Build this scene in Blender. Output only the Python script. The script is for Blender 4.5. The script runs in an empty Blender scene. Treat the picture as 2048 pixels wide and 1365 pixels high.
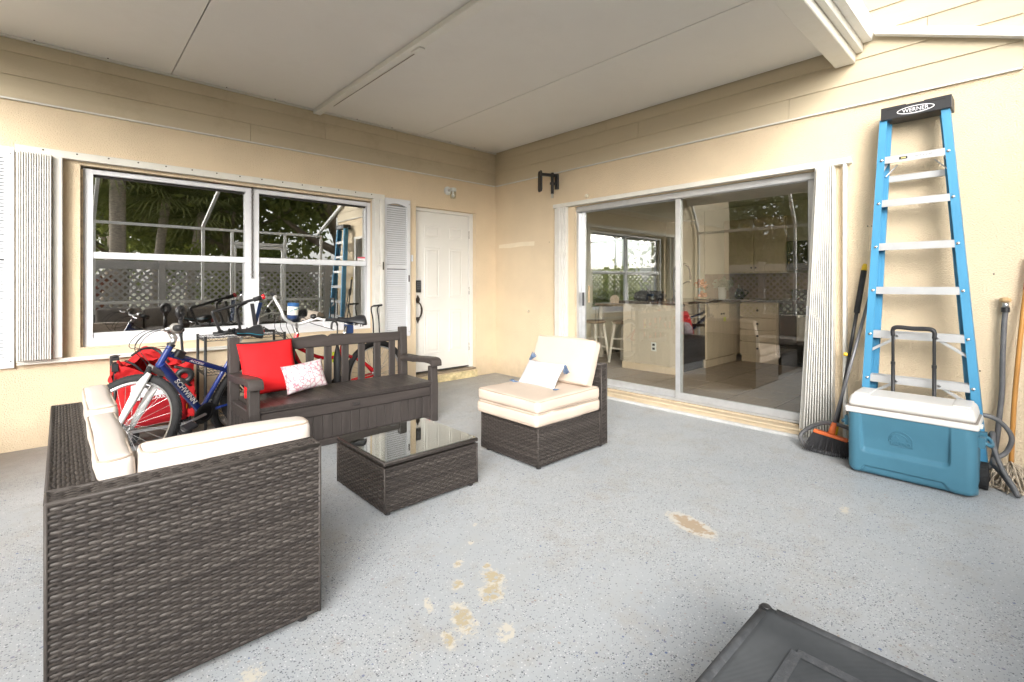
import bpy, bmesh, math, random
import numpy as np
from mathutils import Vector, Matrix, noise
random.seed(7); rng = np.random.default_rng(7)
sc = bpy.context.scene
COL = sc.collection
PI = math.pi
R = math.radians

# ------------------------------------------------------------------ camera
cam_d = bpy.data.cameras.new('camera')
cam = bpy.data.objects.new('camera', cam_d); COL.objects.link(cam)
cam.location = (-4.455, -5.133, 1.23)
YAW = math.atan2(0.73254, 0.68072)              # heading of the lens in the ground plane
cam.rotation_euler = (PI/2, 0, YAW - PI/2)
cam_d.sensor_width = 36.0
cam_d.lens = 972/2048*36
cam_d.shift_y = -(682.5-570)/2048
cam_d.clip_start = 0.05; cam_d.clip_end = 400
sc.camera = cam

# ------------------------------------------------------------------ sky, sun, exposure
SUN_EL, SUN_AZ = R(24), R(226)                  # azimuth counted from +X, counter-clockwise
w = bpy.data.worlds.new('World'); sc.world = w; w.use_nodes = True
wn, wl = w.node_tree.nodes, w.node_tree.links
wn.clear()
sky = wn.new('ShaderNodeTexSky'); sky.sky_type = 'NISHITA'; sky.sun_disc = False
sky.sun_elevation = SUN_EL; sky.sun_rotation = PI/2 - SUN_AZ
sky.air_density = 1.0; sky.dust_density = 4.0; sky.ozone_density = 1.0
hsv = wn.new('ShaderNodeHueSaturation'); hsv.inputs['Saturation'].default_value = 0.22
bg = wn.new('ShaderNodeBackground'); bg.inputs['Strength'].default_value = 0.15
wo = wn.new('ShaderNodeOutputWorld')
wl.new(sky.outputs[0], hsv.inputs['Color']); wl.new(hsv.outputs[0], bg.inputs['Color']); wl.new(bg.outputs[0], wo.inputs['Surface'])
sun_d = bpy.data.lights.new('sun', 'SUN'); sun_d.energy = 1.12; sun_d.angle = R(45); sun_d.color = (1, .975, .94)
sun = bpy.data.objects.new('sun', sun_d); COL.objects.link(sun)
sd = Vector((math.cos(SUN_EL)*math.cos(SUN_AZ), math.cos(SUN_EL)*math.sin(SUN_AZ), math.sin(SUN_EL)))
sun.rotation_euler = sd.to_track_quat('Z', 'Y').to_euler()
sun.location = sd*30
vs = sc.view_settings
vs.view_transform = 'Standard'; vs.look = 'None'; vs.gamma = 1; vs.use_curve_mapping = False
vs.exposure = 1.8
try:
    sc.cycles.max_bounces = 9; sc.cycles.diffuse_bounces = 5; sc.cycles.transparent_max_bounces = 24
    sc.cycles.sample_clamp_indirect = 8; sc.cycles.caustics_reflective = False; sc.cycles.caustics_refractive = False
except Exception: pass

# ------------------------------------------------------------------ materials
MATS = {}
def srgb(r, g, b):
    f = lambda c: ((c/255+.055)/1.055)**2.4 if c/255 > .04045 else c/255/12.92
    return (f(r), f(g), f(b))
def mat(name, col, rough=.5, metal=0., var=.06, vscale=6., bump=0., bscale=80., spec=.5, stretch=(1,1,1), objvar=0., coat=0., trans=0., sheen=0., dirt=0., dirtcol=(.12,.10,.07), dscale=3.):
    if name in MATS: return MATS[name]
    m = bpy.data.materials.new(name); m.use_nodes = True
    n, l = m.node_tree.nodes, m.node_tree.links
    b = n['Principled BSDF']
    b.inputs['Roughness'].default_value = rough; b.inputs['Metallic'].default_value = metal
    b.inputs['Specular IOR Level'].default_value = spec
    if coat: b.inputs['Coat Weight'].default_value = coat; b.inputs['Coat Roughness'].default_value = .12
    if sheen: b.inputs['Sheen Weight'].default_value = sheen
    tc = n.new('ShaderNodeTexCoord'); mp = n.new('ShaderNodeMapping'); l.new(tc.outputs['Object'], mp.inputs['Vector'])
    mp.inputs['Scale'].default_value = stretch
    nz = n.new('ShaderNodeTexNoise'); nz.inputs['Scale'].default_value = vscale; nz.inputs['Detail'].default_value = 5
    l.new(mp.outputs[0], nz.inputs['Vector'])
    rmp = n.new('ShaderNodeMapRange'); rmp.inputs['From Min'].default_value = .3; rmp.inputs['From Max'].default_value = .7
    rmp.inputs['To Min'].default_value = 1-var; rmp.inputs['To Max'].default_value = 1+var
    l.new(nz.outputs['Fac'], rmp.inputs['Value'])
    fac = rmp.outputs[0]
    if objvar:
        oi = n.new('ShaderNodeObjectInfo'); mr = n.new('ShaderNodeMapRange'); mr.inputs['To Min'].default_value = 1-objvar; mr.inputs['To Max'].default_value = 1+objvar
        l.new(oi.outputs['Random'], mr.inputs['Value'])
        mu = n.new('ShaderNodeMath'); mu.operation = 'MULTIPLY'; l.new(fac, mu.inputs[0]); l.new(mr.outputs[0], mu.inputs[1]); fac = mu.outputs[0]
    vm = n.new('ShaderNodeVectorMath'); vm.operation = 'SCALE'; vm.inputs[0].default_value = col; l.new(fac, vm.inputs['Scale'])
    out = vm.outputs[0]
    if dirt:
        dn = n.new('ShaderNodeTexNoise'); dn.inputs['Scale'].default_value = dscale; dn.inputs['Detail'].default_value = 8; dn.inputs['Roughness'].default_value = .7
        l.new(tc.outputs['Object'], dn.inputs['Vector'])
        dr = n.new('ShaderNodeMapRange'); dr.inputs['From Min'].default_value = .52; dr.inputs['From Max'].default_value = .78; dr.inputs['To Max'].default_value = dirt
        l.new(dn.outputs['Fac'], dr.inputs['Value'])
        mx = n.new('ShaderNodeMix'); mx.data_type = 'RGBA'; l.new(dr.outputs[0], mx.inputs['Factor']); l.new(out, mx.inputs['A']); mx.inputs['B'].default_value = (*dirtcol, 1)
        out = mx.outputs['Result']
    l.new(out, b.inputs['Base Color'])
    if bump:
        bn = n.new('ShaderNodeTexNoise'); bn.inputs['Scale'].default_value = bscale; bn.inputs['Detail'].default_value = 4; l.new(mp.outputs[0], bn.inputs['Vector'])
        bp = n.new('ShaderNodeBump'); bp.inputs['Strength'].default_value = bump; bp.inputs['Distance'].default_value = .01
        l.new(bn.outputs['Fac'], bp.inputs['Height']); l.new(bp.outputs[0], b.inputs['Normal'])
    m['nodes_ok'] = 1
    MATS[name] = m
    return m
def glass(name, tint, f0, rough=0.0):
    if name in MATS: return MATS[name]
    m = bpy.data.materials.new(name); m.use_nodes = True
    n, l = m.node_tree.nodes, m.node_tree.links; n.clear()
    o = n.new('ShaderNodeOutputMaterial'); mx = n.new('ShaderNodeMixShader'); t = n.new('ShaderNodeBsdfTransparent'); g = n.new('ShaderNodeBsdfGlossy')
    t.inputs['Color'].default_value = (*tint, 1); g.inputs['Roughness'].default_value = rough; g.inputs['Color'].default_value = (1, 1, 1, 1)
    # Schlick reflectance of one thin-pane surface, the same from either side
    ge = n.new('ShaderNodeNewGeometry'); dt = n.new('ShaderNodeVectorMath'); dt.operation = 'DOT_PRODUCT'; l.new(ge.outputs['Normal'], dt.inputs[0]); l.new(ge.outputs['Incoming'], dt.inputs[1])
    def mt(op, a, b_):
        q = n.new('ShaderNodeMath'); q.operation = op
        for i_, x_ in enumerate((a, b_)):
            if isinstance(x_, (int, float)): q.inputs[i_].default_value = x_
            elif x_ is not None: l.new(x_, q.inputs[i_])
        return q
    fr = mt('ADD', mt('MULTIPLY', mt('POWER', mt('SUBTRACT', 1., mt('ABSOLUTE', dt.outputs['Value'], None).outputs[0]).outputs[0], 5.).outputs[0], 1-f0).outputs[0], f0)
    # faint waviness of float glass
    tc = n.new('ShaderNodeTexCoord'); nz = n.new('ShaderNodeTexNoise'); nz.inputs['Scale'].default_value = 1.7; l.new(tc.outputs['Object'], nz.inputs['Vector'])
    bp = n.new('ShaderNodeBump'); bp.inputs['Strength'].default_value = .006; bp.inputs['Distance'].default_value = .01; l.new(nz.outputs['Fac'], bp.inputs['Height']); l.new(bp.outputs[0], g.inputs['Normal'])
    l.new(fr.outputs[0], mx.inputs[0]); l.new(t.outputs[0], mx.inputs[1]); l.new(g.outputs[0], mx.inputs[2]); l.new(mx.outputs[0], o.inputs['Surface'])
    MATS[name] = m; return m
def leafmat(name, col, col2, trans=.3):
    if name in MATS: return MATS[name]
    m = bpy.data.materials.new(name); m.use_nodes = True
    n, l = m.node_tree.nodes, m.node_tree.links
    b = n['Principled BSDF']; b.inputs['Roughness'].default_value = .45; b.inputs['Specular IOR Level'].default_value = .35
    tc = n.new('ShaderNodeTexCoord'); nz = n.new('ShaderNodeTexNoise'); nz.inputs['Scale'].default_value = 1.3; nz.inputs['Detail'].default_value = 6; l.new(tc.outputs['Object'], nz.inputs['Vector'])
    cr = n.new('ShaderNodeValToRGB'); cr.color_ramp.elements[0].position = .35; cr.color_ramp.elements[1].position = .68
    cr.color_ramp.elements[0].color = (*col, 1); cr.color_ramp.elements[1].color = (*col2, 1)
    l.new(nz.outputs['Fac'], cr.inputs[0]); l.new(cr.outputs[0], b.inputs['Base Color'])
    tr = n.new('ShaderNodeBsdfTranslucent'); l.new(cr.outputs[0], tr.inputs['Color'])
    mx = n.new('ShaderNodeMixShader'); mx.inputs[0].default_value = trans
    l.new(b.outputs[0], mx.inputs[1]); l.new(tr.outputs[0], mx.inputs[2]); l.new(mx.outputs[0], n['Material Output'].inputs['Surface'])
    MATS[name] = m; return m

# ------------------------------------------------------------------ mesh helpers (everything in world coordinates)
def V(*a): return Vector(a if len(a) > 1 else a[0])
class MB:
    def __init__(s): s.v = []; s.f = []
    def add(s, vs, fs):
        o = len(s.v); s.v += [tuple(p) for p in vs]; s.f += [tuple(i+o for i in q) for q in fs]; return s
    def box(s, x0, x1, y0, y1, z0, z1):
        x0, x1 = min(x0, x1), max(x0, x1); y0, y1 = min(y0, y1), max(y0, y1); z0, z1 = min(z0, z1), max(z0, z1)
        return s.add([(x0,y0,z0),(x1,y0,z0),(x1,y1,z0),(x0,y1,z0),(x0,y0,z1),(x1,y0,z1),(x1,y1,z1),(x0,y1,z1)],
                     [(3,2,1,0),(4,5,6,7),(0,1,5,4),(1,2,6,5),(2,3,7,6),(3,0,4,7)])
    def obox(s, c, ux, uy, uz, hx, hy, hz):      # oriented box, half extents
        c, ux, uy, uz = V(c), V(ux).normalized(), V(uy).normalized(), V(uz).normalized()
        P = [c+ux*a*hx+uy*b*hy+uz*d*hz for d in (-1,1) for (a,b) in ((-1,-1),(1,-1),(1,1),(-1,1))]
        return s.add(P, [(3,2,1,0),(4,5,6,7),(0,1,5,4),(1,2,6,5),(2,3,7,6),(3,0,4,7)])
    def bar(s, a, b, w, h, up=(0,0,1)):          # rectangular bar between two points
        a, b = V(a), V(b); d = (b-a).normalized(); u = V(up); sx = d.cross(u)
        if sx.length < 1e-4: sx = d.cross(V(1,0,0))
        sx.normalize(); uu = sx.cross(d)
        return s.obox((a+b)/2, d, sx, uu, (b-a).length/2, w/2, h/2)
    def tube(s, pts, r, n=8, cap=True, closed=False):
        pts = [V(p) for p in pts]; N = len(pts)
        rs = r if isinstance(r, (list, tuple)) else [r]*N
        vs, prev = [], None
        for i, p in enumerate(pts):
            if closed: d = (pts[(i+1) % N]-pts[i-1]).normalized()
            else: d = (pts[min(i+1, N-1)]-pts[max(i-1, 0)]).normalized()
            if prev is None:
                a = d.orthogonal().normalized()
            else:
                a = prev-d*prev.dot(d)
                a = a.normalized() if a.length > 1e-6 else d.orthogonal().normalized()
            prev = a; b = d.cross(a)
            for k in range(n):
                t = 2*PI*k/n; vs.append(p+(a*math.cos(t)+b*math.sin(t))*rs[i])
        fs = []
        for i in range(N if closed else N-1):
            j = (i+1) % N
            for k in range(n):
                k2 = (k+1) % n; fs.append((i*n+k, i*n+k2, j*n+k2, j*n+k))
        if cap and not closed:
            fs.append(tuple(range(n-1, -1, -1))); fs.append(tuple((N-1)*n+k for k in range(n)))
        return s.add(vs, fs)
    def lathe(s, c, axis, prof, n=20):           # prof: (radius, height along axis)
        c, ax = V(c), V(axis).normalized(); a = ax.orthogonal().normalized(); b = ax.cross(a)
        vs = [c+ax*h+(a*math.cos(2*PI*k/n)+b*math.sin(2*PI*k/n))*max(r, 1e-4) for r, h in prof for k in range(n)]
        fs = [(i*n+k, i*n+(k+1) % n, (i+1)*n+(k+1) % n, (i+1)*n+k) for i in range(len(prof)-1) for k in range(n)]
        fs += [tuple(range(n-1, -1, -1)), tuple((len(prof)-1)*n+k for k in range(n))]
        return s.add(vs, fs)
    def prism(s, poly, o, u, v, d):              # polygon (2D list) in plane o,u,v extruded by vector d
        o, u, v, d = V(o), V(u), V(v), V(d); n = len(poly)
        P = [o+u*a+v*b for a, b in poly]; P += [p+d for p in P]
        fl = u.cross(v).dot(d) > 0
        fs = [tuple(range(n-1, -1, -1)), tuple(range(n, 2*n))] + [(i, (i+1) % n, n+(i+1) % n, n+i) for i in range(n)]
        if not fl: fs = [tuple(reversed(q)) for q in fs]
        return s.add(P, fs)
    def grid(s, fn, nu, nv, wrap=False):
        vs = [fn(i/nu, j/nv) for j in range(nv+1) for i in range(nu+1)]
        return s.add(vs, [(j*(nu+1)+i, j*(nu+1)+i+1, (j+1)*(nu+1)+i+1, (j+1)*(nu+1)+i) for j in range(nv) for i in range(nu)])
    def torus(s, c, axis, Rr, r, n=48, m=10, sq=1.0):
        c, ax = V(c), V(axis).normalized(); a = ax.orthogonal().normalized(); b = ax.cross(a)
        vs = []
        for i in range(n):
            e = a*math.cos(2*PI*i/n)+b*math.sin(2*PI*i/n)
            for k in range(m):
                t = 2*PI*k/m; vs.append(c+e*(Rr+r*math.cos(t))+ax*(r*sq*math.sin(t)))
        return s.add(vs, [(i*m+k, ((i+1) % n)*m+k, ((i+1) % n)*m+(k+1) % m, i*m+(k+1) % m) for i in range(n) for k in range(m)])
    def build(s, name, m, parent=None, bevel=0., smooth=None, base=None, kind=None, seg=1):
        me = bpy.data.meshes.new(name)
        org = V(0,0,0)
        if parent is not None:
            p = parent
            while p is not None: org = org+p.location; p = p.parent
        elif base is not None: org = V(base)
        me.from_pydata([(p[0]-org.x, p[1]-org.y, p[2]-org.z) for p in s.v], [], s.f)
        if bevel or smooth is None or smooth:
            bm = bmesh.new(); bm.from_mesh(me)
            if bevel:
                bmesh.ops.remove_doubles(bm, verts=bm.verts, dist=1e-5)
                bmesh.ops.bevel(bm, geom=[e for e in bm.edges if len(e.link_faces) == 2 and e.calc_face_angle(0) > .4], offset=bevel, segments=seg, affect='EDGES', profile=.5, clamp_overlap=True)
            bm.to_mesh(me); bm.free()
        if smooth:
            me.shade_smooth()
            if smooth is not True: me.set_sharp_from_angle(angle=smooth)
        me.materials.append(m if not isinstance(m, str) else MATS[m])
        o = bpy.data.objects.new(name, me); COL.objects.link(o)
        if parent is not None: o.parent = parent
        else: o.location = org
        if kind: o['kind'] = kind
        return o
def tag(o, label, cat, group=None):
    o['label'] = label; o['category'] = cat
    if group: o['group'] = group
    return o
def thing(name, label, cat, loc, group=None):
    o = bpy.data.objects.new(name, None); COL.objects.link(o); o.location = loc; o.empty_display_size = .1
    return tag(o, label, cat, group)
def bx(name, m, parent, x0, x1, y0, y1, z0, z1, bevel=0., **k): return MB().box(x0, x1, y0, y1, z0, z1).build(name, m, parent, bevel=bevel, **k)
def dup(o, dx, dy, dz, parent=None):
    c = o.copy(); COL.objects.link(c); c.location = o.location+V(dx, dy, dz)
    if parent: c.parent = parent
    return c
_txt = {}
def text(name, s, m, parent, o, u, v, h, depth=.0015, width=None, shear=0., bold=False):
    """lettering lying in the plane o + u*x + v*y, height h, centred on o"""
    cu = bpy.data.curves.new('lettering', 'FONT'); cu.body = s; cu.extrude = .004; cu.size = 1; cu.shear = shear; cu.resolution_u = 3
    if bold: cu.offset = .018
    to = bpy.data.objects.new('tmp', cu); COL.objects.link(to)
    dg = bpy.context.evaluated_depsgraph_get(); me0 = bpy.data.meshes.new_from_object(to.evaluated_get(dg))
    bpy.data.objects.remove(to)
    P = np.array([vv.co[:] for vv in me0.vertices]); mn, mx = P.min(0), P.max(0)
    sy = h/(mx[1]-mn[1]); sx = sy if width is None else width/(mx[0]-mn[0])
    u, v = V(u).normalized(), V(v).normalized(); nn = u.cross(v); o = V(o)
    mb = MB(); mb.add([o+u*((p[0]-(mn[0]+mx[0])/2)*sx)+v*((p[1]-(mn[1]+mx[1])/2)*sy)+nn*(depth*(.5+p[2]/.008)) for p in P], [tuple(q.vertices) for q in me0.polygons])
    bpy.data.meshes.remove(me0)
    return mb.build(name, m, parent, smooth=False)
def softbox(c, ux, uy, uz, hx, hy, hz, r, bulge=(0,0,0), n=14, wr=0., ws=4., seed=0):
    """rounded, slightly stuffed box; returns MB"""
    c, ux, uy, uz = V(c), V(ux).normalized(), V(uy).normalized(), V(uz).normalized(); H = (hx, hy, hz)
    ts = sorted(set([-1, 1] + [math.sin(PI/2*k/(n/2))*(1-.0) for k in range(-n//2+1, n//2)]))
    # denser near rims
    ts = [-1, -.985, -.95, -.89] + [x for x in np.linspace(-.8, .8, n-1)] + [.89, .95, .985, 1]
    N = len(ts); mb = MB()
    for ax in range(3):
        for sg in (-1, 1):
            a1, a2 = (ax+1) % 3, (ax+2) % 3
            vs = []
            for j in range(N):
                for i in range(N):
                    p = [0, 0, 0]; p[ax] = sg*H[ax]
                    # arrange the rim samples by absolute distance so the rounding is even
                    def co(t, h): return math.copysign(h-min(r*1.0, h)*(1-abs(t))/.2 if abs(t) > .8 else (h-min(r, h))*abs(t)/.8, t)
                    p[a1] = co(ts[i], H[a1]); p[a2] = co(ts[j], H[a2])
                    q = [max(-(h-min(r,h)), min(h-min(r,h), x)) for x, h in zip(p, H)]
                    d = Vector([p[k]-q[k] for k in range(3)])
                    rr = Vector([min(r,h) for h in H]); L = d.length
                    if L > 1e-9: d = d/L*min(r, *H)
                    P = [q[k]+d[k] for k in range(3)]
                    s = [x/h for x, h in zip(P, H)]
                    for k in range(3):
                        o1, o2 = (k+1) % 3, (k+2) % 3
                        P[k] += bulge[k]*s[k]*max(0, 1-s[o1]**2)*max(0, 1-s[o2]**2)
                    w_ = c+ux*P[0]+uy*P[1]+uz*P[2]
                    if wr:
                        nv = noise.noise_vector(w_*ws+Vector((seed*3.1, seed*1.7, 0)))
                        nv2 = noise.noise_vector(w_*ws*3.3+Vector((seed, 5, 0)))
                        w_ = w_+nv*wr+nv2*wr*.35
                    vs.append(w_)
            fs = [(j*N+i, j*N+i+1, (j+1)*N+i+1, (j+1)*N+i) for j in range(N-1) for i in range(N-1)]
            if sg < 0: fs = [tuple(reversed(q)) for q in fs]
            mb.add(vs, fs)
    return mb
def merge(o, d=1e-4):
    bm = bmesh.new(); bm.from_mesh(o.data); bmesh.ops.remove_doubles(bm, verts=bm.verts, dist=d); bmesh.ops.recalc_face_normals(bm, faces=bm.faces); bm.to_mesh(o.data); bm.free(); o.data.shade_smooth(); return o
def arc(c, u, v, r, a0, a1, n): 
    c, u, v = V(c), V(u), V(v)
    return [c+u*(r*math.cos(a0+(a1-a0)*i/n))+v*(r*math.sin(a0+(a1-a0)*i/n)) for i in range(n+1)]
def smooth_path(P, k=6):                        # Catmull-Rom
    P = [V(p) for p in P]; Q = [P[0]*2-P[1]]+P+[P[-1]*2-P[-2]]; out = []
    for i in range(1, len(Q)-2):
        a, b, c, d = Q[i-1:i+3]
        for j in range(k):
            t = j/k; out.append(.5*((2*b)+(c-a)*t+(2*a-5*b+4*c-d)*t*t+(3*b-a-3*c+d)*t**3))
    out.append(P[-1]); return out
# ------------------------------------------------------------------ palette
stucco = mat('stucco', (.725,.595,.42), .9, var=.05, vscale=2.2, bump=.85, bscale=110, spec=.2, dirt=.12, dirtcol=(.6,.48,.33), dscale=2.)
siding_m = mat('siding_paint', (.56,.48,.345), .6, var=.07, vscale=3, bump=.12, bscale=60, stretch=(.2,.2,2), objvar=.05, spec=.3, dirt=.38, dirtcol=(.30,.22,.13), dscale=2.6)
siding_b = mat('siding_paint_side', (.56,.48,.345), .6, var=.05, vscale=3, bump=.12, bscale=60, stretch=(.2,.2,2), objvar=.04, spec=.3, dirt=.15, dirtcol=(.42,.34,.22), dscale=2.)
white_al = mat('white_aluminium', (.80,.80,.78), .38, var=.03, vscale=9, spec=.4, dirt=.12, dirtcol=(.45,.42,.36), dscale=7)
ivory_al = mat('ivory_aluminium', (.70,.685,.64), .42, var=.04, vscale=9, spec=.4, dirt=.25, dirtcol=(.50,.45,.33), dscale=5)
track_m = mat('track_aluminium', (.70,.68,.62), .45, var=.05, vscale=12, dirt=.35, dirtcol=(.36,.31,.22), dscale=6)
slider_al = mat('mill_aluminium', (.62,.63,.64), .32, metal=.55, var=.06, vscale=14, dirt=.2, dirtcol=(.3,.28,.25), dscale=8)
vinyl = mat('white_vinyl', (.70,.71,.735), .4, var=.02, vscale=5, spec=.4)
louver_m = mat('white_louver', (.66,.67,.695), .5, var=.02, vscale=5, spec=.35)
door_m = mat('door_paint', (.75,.74,.70), .38, var=.02, vscale=4, bump=.04, bscale=50, spec=.45)
ceil_m = mat('roof_panel', (.80,.785,.75), .55, var=.03, vscale=1.2, bump=.05, bscale=240, spec=.3, objvar=.02, dirt=.16, dirtcol=(.4,.37,.32), dscale=1.2)
beam_m = mat('beam_paint', (.78,.765,.71), .45, var=.04, vscale=4, dirt=.2, dirtcol=(.45,.36,.22), dscale=4)
gutter_m = mat('gutter_paint', (.85,.85,.84), .35, var=.03, vscale=4, dirt=.3, dirtcol=(.55,.46,.25), dscale=6, stretch=(1,1,.4))
dark = mat('dark_gap', (.03,.028,.025), .9)
bronze = mat('oil_rubbed_bronze', (.07,.055,.045), .38, metal=.7, var=.15, vscale=20)
black_m = mat('black_metal', (.018,.018,.019), .42, var=.1, vscale=20, spec=.5)
black_p = mat('black_plastic', (.022,.022,.024), .45, var=.1, vscale=12)
rubber = mat('rubber', (.028,.028,.029), .75, var=.15, vscale=30, spec=.25)
steel = mat('bright_steel', (.62,.62,.62), .25, metal=1., var=.05, vscale=20)
chrome = mat('chrome', (.72,.72,.72), .12, metal=1., var=.03, vscale=20)
win_glass = glass('window_glass', (.76,.78,.76), .40)
sl_glass = glass('slider_glass', (.93,.94,.92), .11)
cage_m = mat('bronze_cage', (.40,.39,.385), .45, var=.04, vscale=5)
fence_m = mat('vinyl_fence', (.44,.42,.40), .5, var=.05, vscale=3)
inner = mat('interior_paint', (.74,.70,.55), .8, var=.03, vscale=2)
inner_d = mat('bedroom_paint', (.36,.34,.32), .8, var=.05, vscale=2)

def floor_material():
    m = bpy.data.materials.new('flaked_epoxy'); m.use_nodes = True; MATS['flaked_epoxy'] = m
    n, l = m.node_tree.nodes, m.node_tree.links; b = n['Principled BSDF']
    tc = n.new('ShaderNodeTexCoord').outputs['Object']
    def math_(op, a, c=None, clamp=False):
        q = n.new('ShaderNodeMath'); q.operation = op; q.use_clamp = clamp
        for i, x in enumerate((a, c)):
            if x is None: continue
            if isinstance(x, (int, float)): q.inputs[i].default_value = x
            else: l.new(x, q.inputs[i])
        return q.outputs[0]
    def nz(scale, det=5, rough=.6, off=0):
        q = n.new('ShaderNodeTexNoise'); q.inputs['Scale'].default_value = scale; q.inputs['Detail'].default_value = det; q.inputs['Roughness'].default_value = rough
        mp = n.new('ShaderNodeMapping'); mp.inputs['Location'].default_value = (off, off*1.7, 0); l.new(tc, mp.inputs[0]); l.new(mp.outputs[0], q.inputs['Vector']); return q.outputs['Fac']
    def ramp(x, a, c, lo=0., hi=1.):
        q = n.new('ShaderNodeMapRange'); q.inputs['From Min'].default_value = a; q.inputs['From Max'].default_value = c; q.inputs['To Min'].default_value = lo; q.inputs['To Max'].default_value = hi; l.new(x, q.inputs['Value']); return q.outputs[0]
    def mix(fac, A, B):
        q = n.new('ShaderNodeMix'); q.data_type = 'RGBA'; l.new(fac, q.inputs['Factor'])
        for k, x in (('A', A), ('B', B)):
            if isinstance(x, tuple): q.inputs[k].default_value = (*x, 1)
            else: l.new(x, q.inputs[k])
        return q.outputs['Result']
    base = mix(ramp(nz(1.1, 6), .35, .65), (.385,.410,.434), (.432,.452,.468))
    base = mix(ramp(nz(2.6, 8, .7, 3), .5, .75, 0, .4), base, (.40,.385,.35))
    # flakes: random Voronoi cells, kept where the cell's random value passes
    dens = ramp(nz(1.4, 5, .7, 9), .36, .64, .25, 1.45)
    def flakes(scale, seedoff, keep, size, stretch):
        mp = n.new('ShaderNodeMapping'); mp.inputs['Location'].default_value = (seedoff, seedoff*.7, 0); mp.inputs['Scale'].default_value = stretch; l.new(tc, mp.inputs[0])
        v = n.new('ShaderNodeTexVoronoi'); v.voronoi_dimensions = '2D'; v.inputs['Scale'].default_value = scale; v.inputs['Randomness'].default_value = 1; l.new(mp.outputs[0], v.inputs['Vector'])
        sp = n.new('ShaderNodeSeparateColor'); l.new(v.outputs['Color'], sp.inputs[0])
        a = math_('LESS_THAN', sp.outputs[0], math_('MULTIPLY', dens, keep))
        d = math_('LESS_THAN', v.outputs['Distance'], math_('MULTIPLY', math_('ADD', sp.outputs[1], .35), size))
        return math_('MULTIPLY', a, d), sp.outputs[2]
    for sc_, off, keep, size, st, cols in ((105, 0, .17, .30, (1,1.15,1), [(.20,.215,.24),(.09,.095,.105)]), (118, 4.3, .17, .28, (1.1,1,1), [(.62,.63,.64),(.57,.58,.59)]),
                                           (150, 8.1, .2, .30, (1,1,1), [(.15,.165,.20),(.24,.25,.27)]), (70, 12.7, .035, .30, (1,1,1), [(.12,.16,.30),(.40,.33,.28)])):
        fm, rnd = flakes(sc_, off, keep, size, st)
        base = mix(fm, base, mix(rnd, cols[0], cols[1]))
    # brown scuffs
    base = mix(ramp(nz(3.3, 9, .75, 21), .52, .74, 0, .5), base, (.33,.275,.21))
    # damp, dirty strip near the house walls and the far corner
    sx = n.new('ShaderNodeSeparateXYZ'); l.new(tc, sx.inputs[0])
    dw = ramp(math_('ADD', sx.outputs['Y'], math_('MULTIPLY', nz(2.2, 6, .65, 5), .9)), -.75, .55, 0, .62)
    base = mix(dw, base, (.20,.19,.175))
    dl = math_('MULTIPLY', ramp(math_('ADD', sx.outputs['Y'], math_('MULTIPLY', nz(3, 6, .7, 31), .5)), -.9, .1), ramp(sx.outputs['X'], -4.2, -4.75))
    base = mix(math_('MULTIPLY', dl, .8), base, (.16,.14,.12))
    # worn-through patches (x, y, half length, half width, angle, edge colour, core colour)
    E_ = [(-2.085,-3.93,.165,.078,R(72),0), (-3.37,-3.70,.105,.045,R(64),1), (-3.19,-3.655,.08,.055,R(40),1), (-3.12,-3.58,.06,.045,R(100),1), (-3.09,-3.50,.03,.022,R(60),1),
          (-3.26,-3.52,.035,.025,R(20),1), (-3.17,-3.40,.035,.02,R(40),1), (-3.02,-3.30,.02,.014,R(40),2), (-2.90,-3.18,.018,.012,R(40),2), (-3.42,-3.55,.05,.016,R(70),2), (-3.47,-3.75,.05,.02,R(70),1),
          (-1.31,-4.425,.06,.022,R(10),2), (-4.02,-3.46,.055,.035,R(10),2), (-3.30,-3.86,.05,.03,R(30),2)]
    wob = nz(30, 9, .8, 2); wob2 = nz(26, 6, .7, 14); wob3 = nz(34, 7, .75, 41)
    for (x, y, a, c, an, ty) in E_:
        mp = n.new('ShaderNodeMapping'); mp.vector_type = 'TEXTURE'; mp.inputs['Location'].default_value = (x, y, 0); mp.inputs['Rotation'].default_value = (0, 0, an); mp.inputs['Scale'].default_value = (a, c, 1)
        l.new(tc, mp.inputs[0]); ln = n.new('ShaderNodeVectorMath'); ln.operation = 'LENGTH'; l.new(mp.outputs[0], ln.inputs[0]); d = ln.outputs['Value']
        amp = 1.5 if ty == 0 else 4.0
        e = math_('ADD', d, math_('MULTIPLY', math_('SUBTRACT', wob, .5), amp))
        msk = ramp(e, 1.0, .86 if ty == 0 else .8)
        if ty: msk = math_('MULTIPLY', msk, ramp(wob3, .43, .48))
        core = ramp(math_('ADD', d, math_('MULTIPLY', math_('SUBTRACT', wob2, .5), 3.4)), .80, .55)
        base = mix(msk, base, (.56,.53,.46) if ty else (.56,.54,.49))
        if ty < 2: base = mix(math_('MULTIPLY', math_('MULTIPLY', msk, core), .7), base, (.36,.24,.13) if ty == 0 else (.39,.31,.17))
    l.new(base, b.inputs['Base Color'])
    l.new(ramp(nz(5, 5, .6, 7), .3, .7, .38, .6), b.inputs['Roughness']); b.inputs['Specular IOR Level'].default_value = .4
    bp = n.new('ShaderNodeBump'); bp.inputs['Strength'].default_value = .12; bp.inputs['Distance'].default_value = .004
    l.new(nz(70, 4), bp.inputs['Height']); l.new(bp.outputs[0], b.inputs['Normal'])
    return m
floor_m = floor_material()
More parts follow.
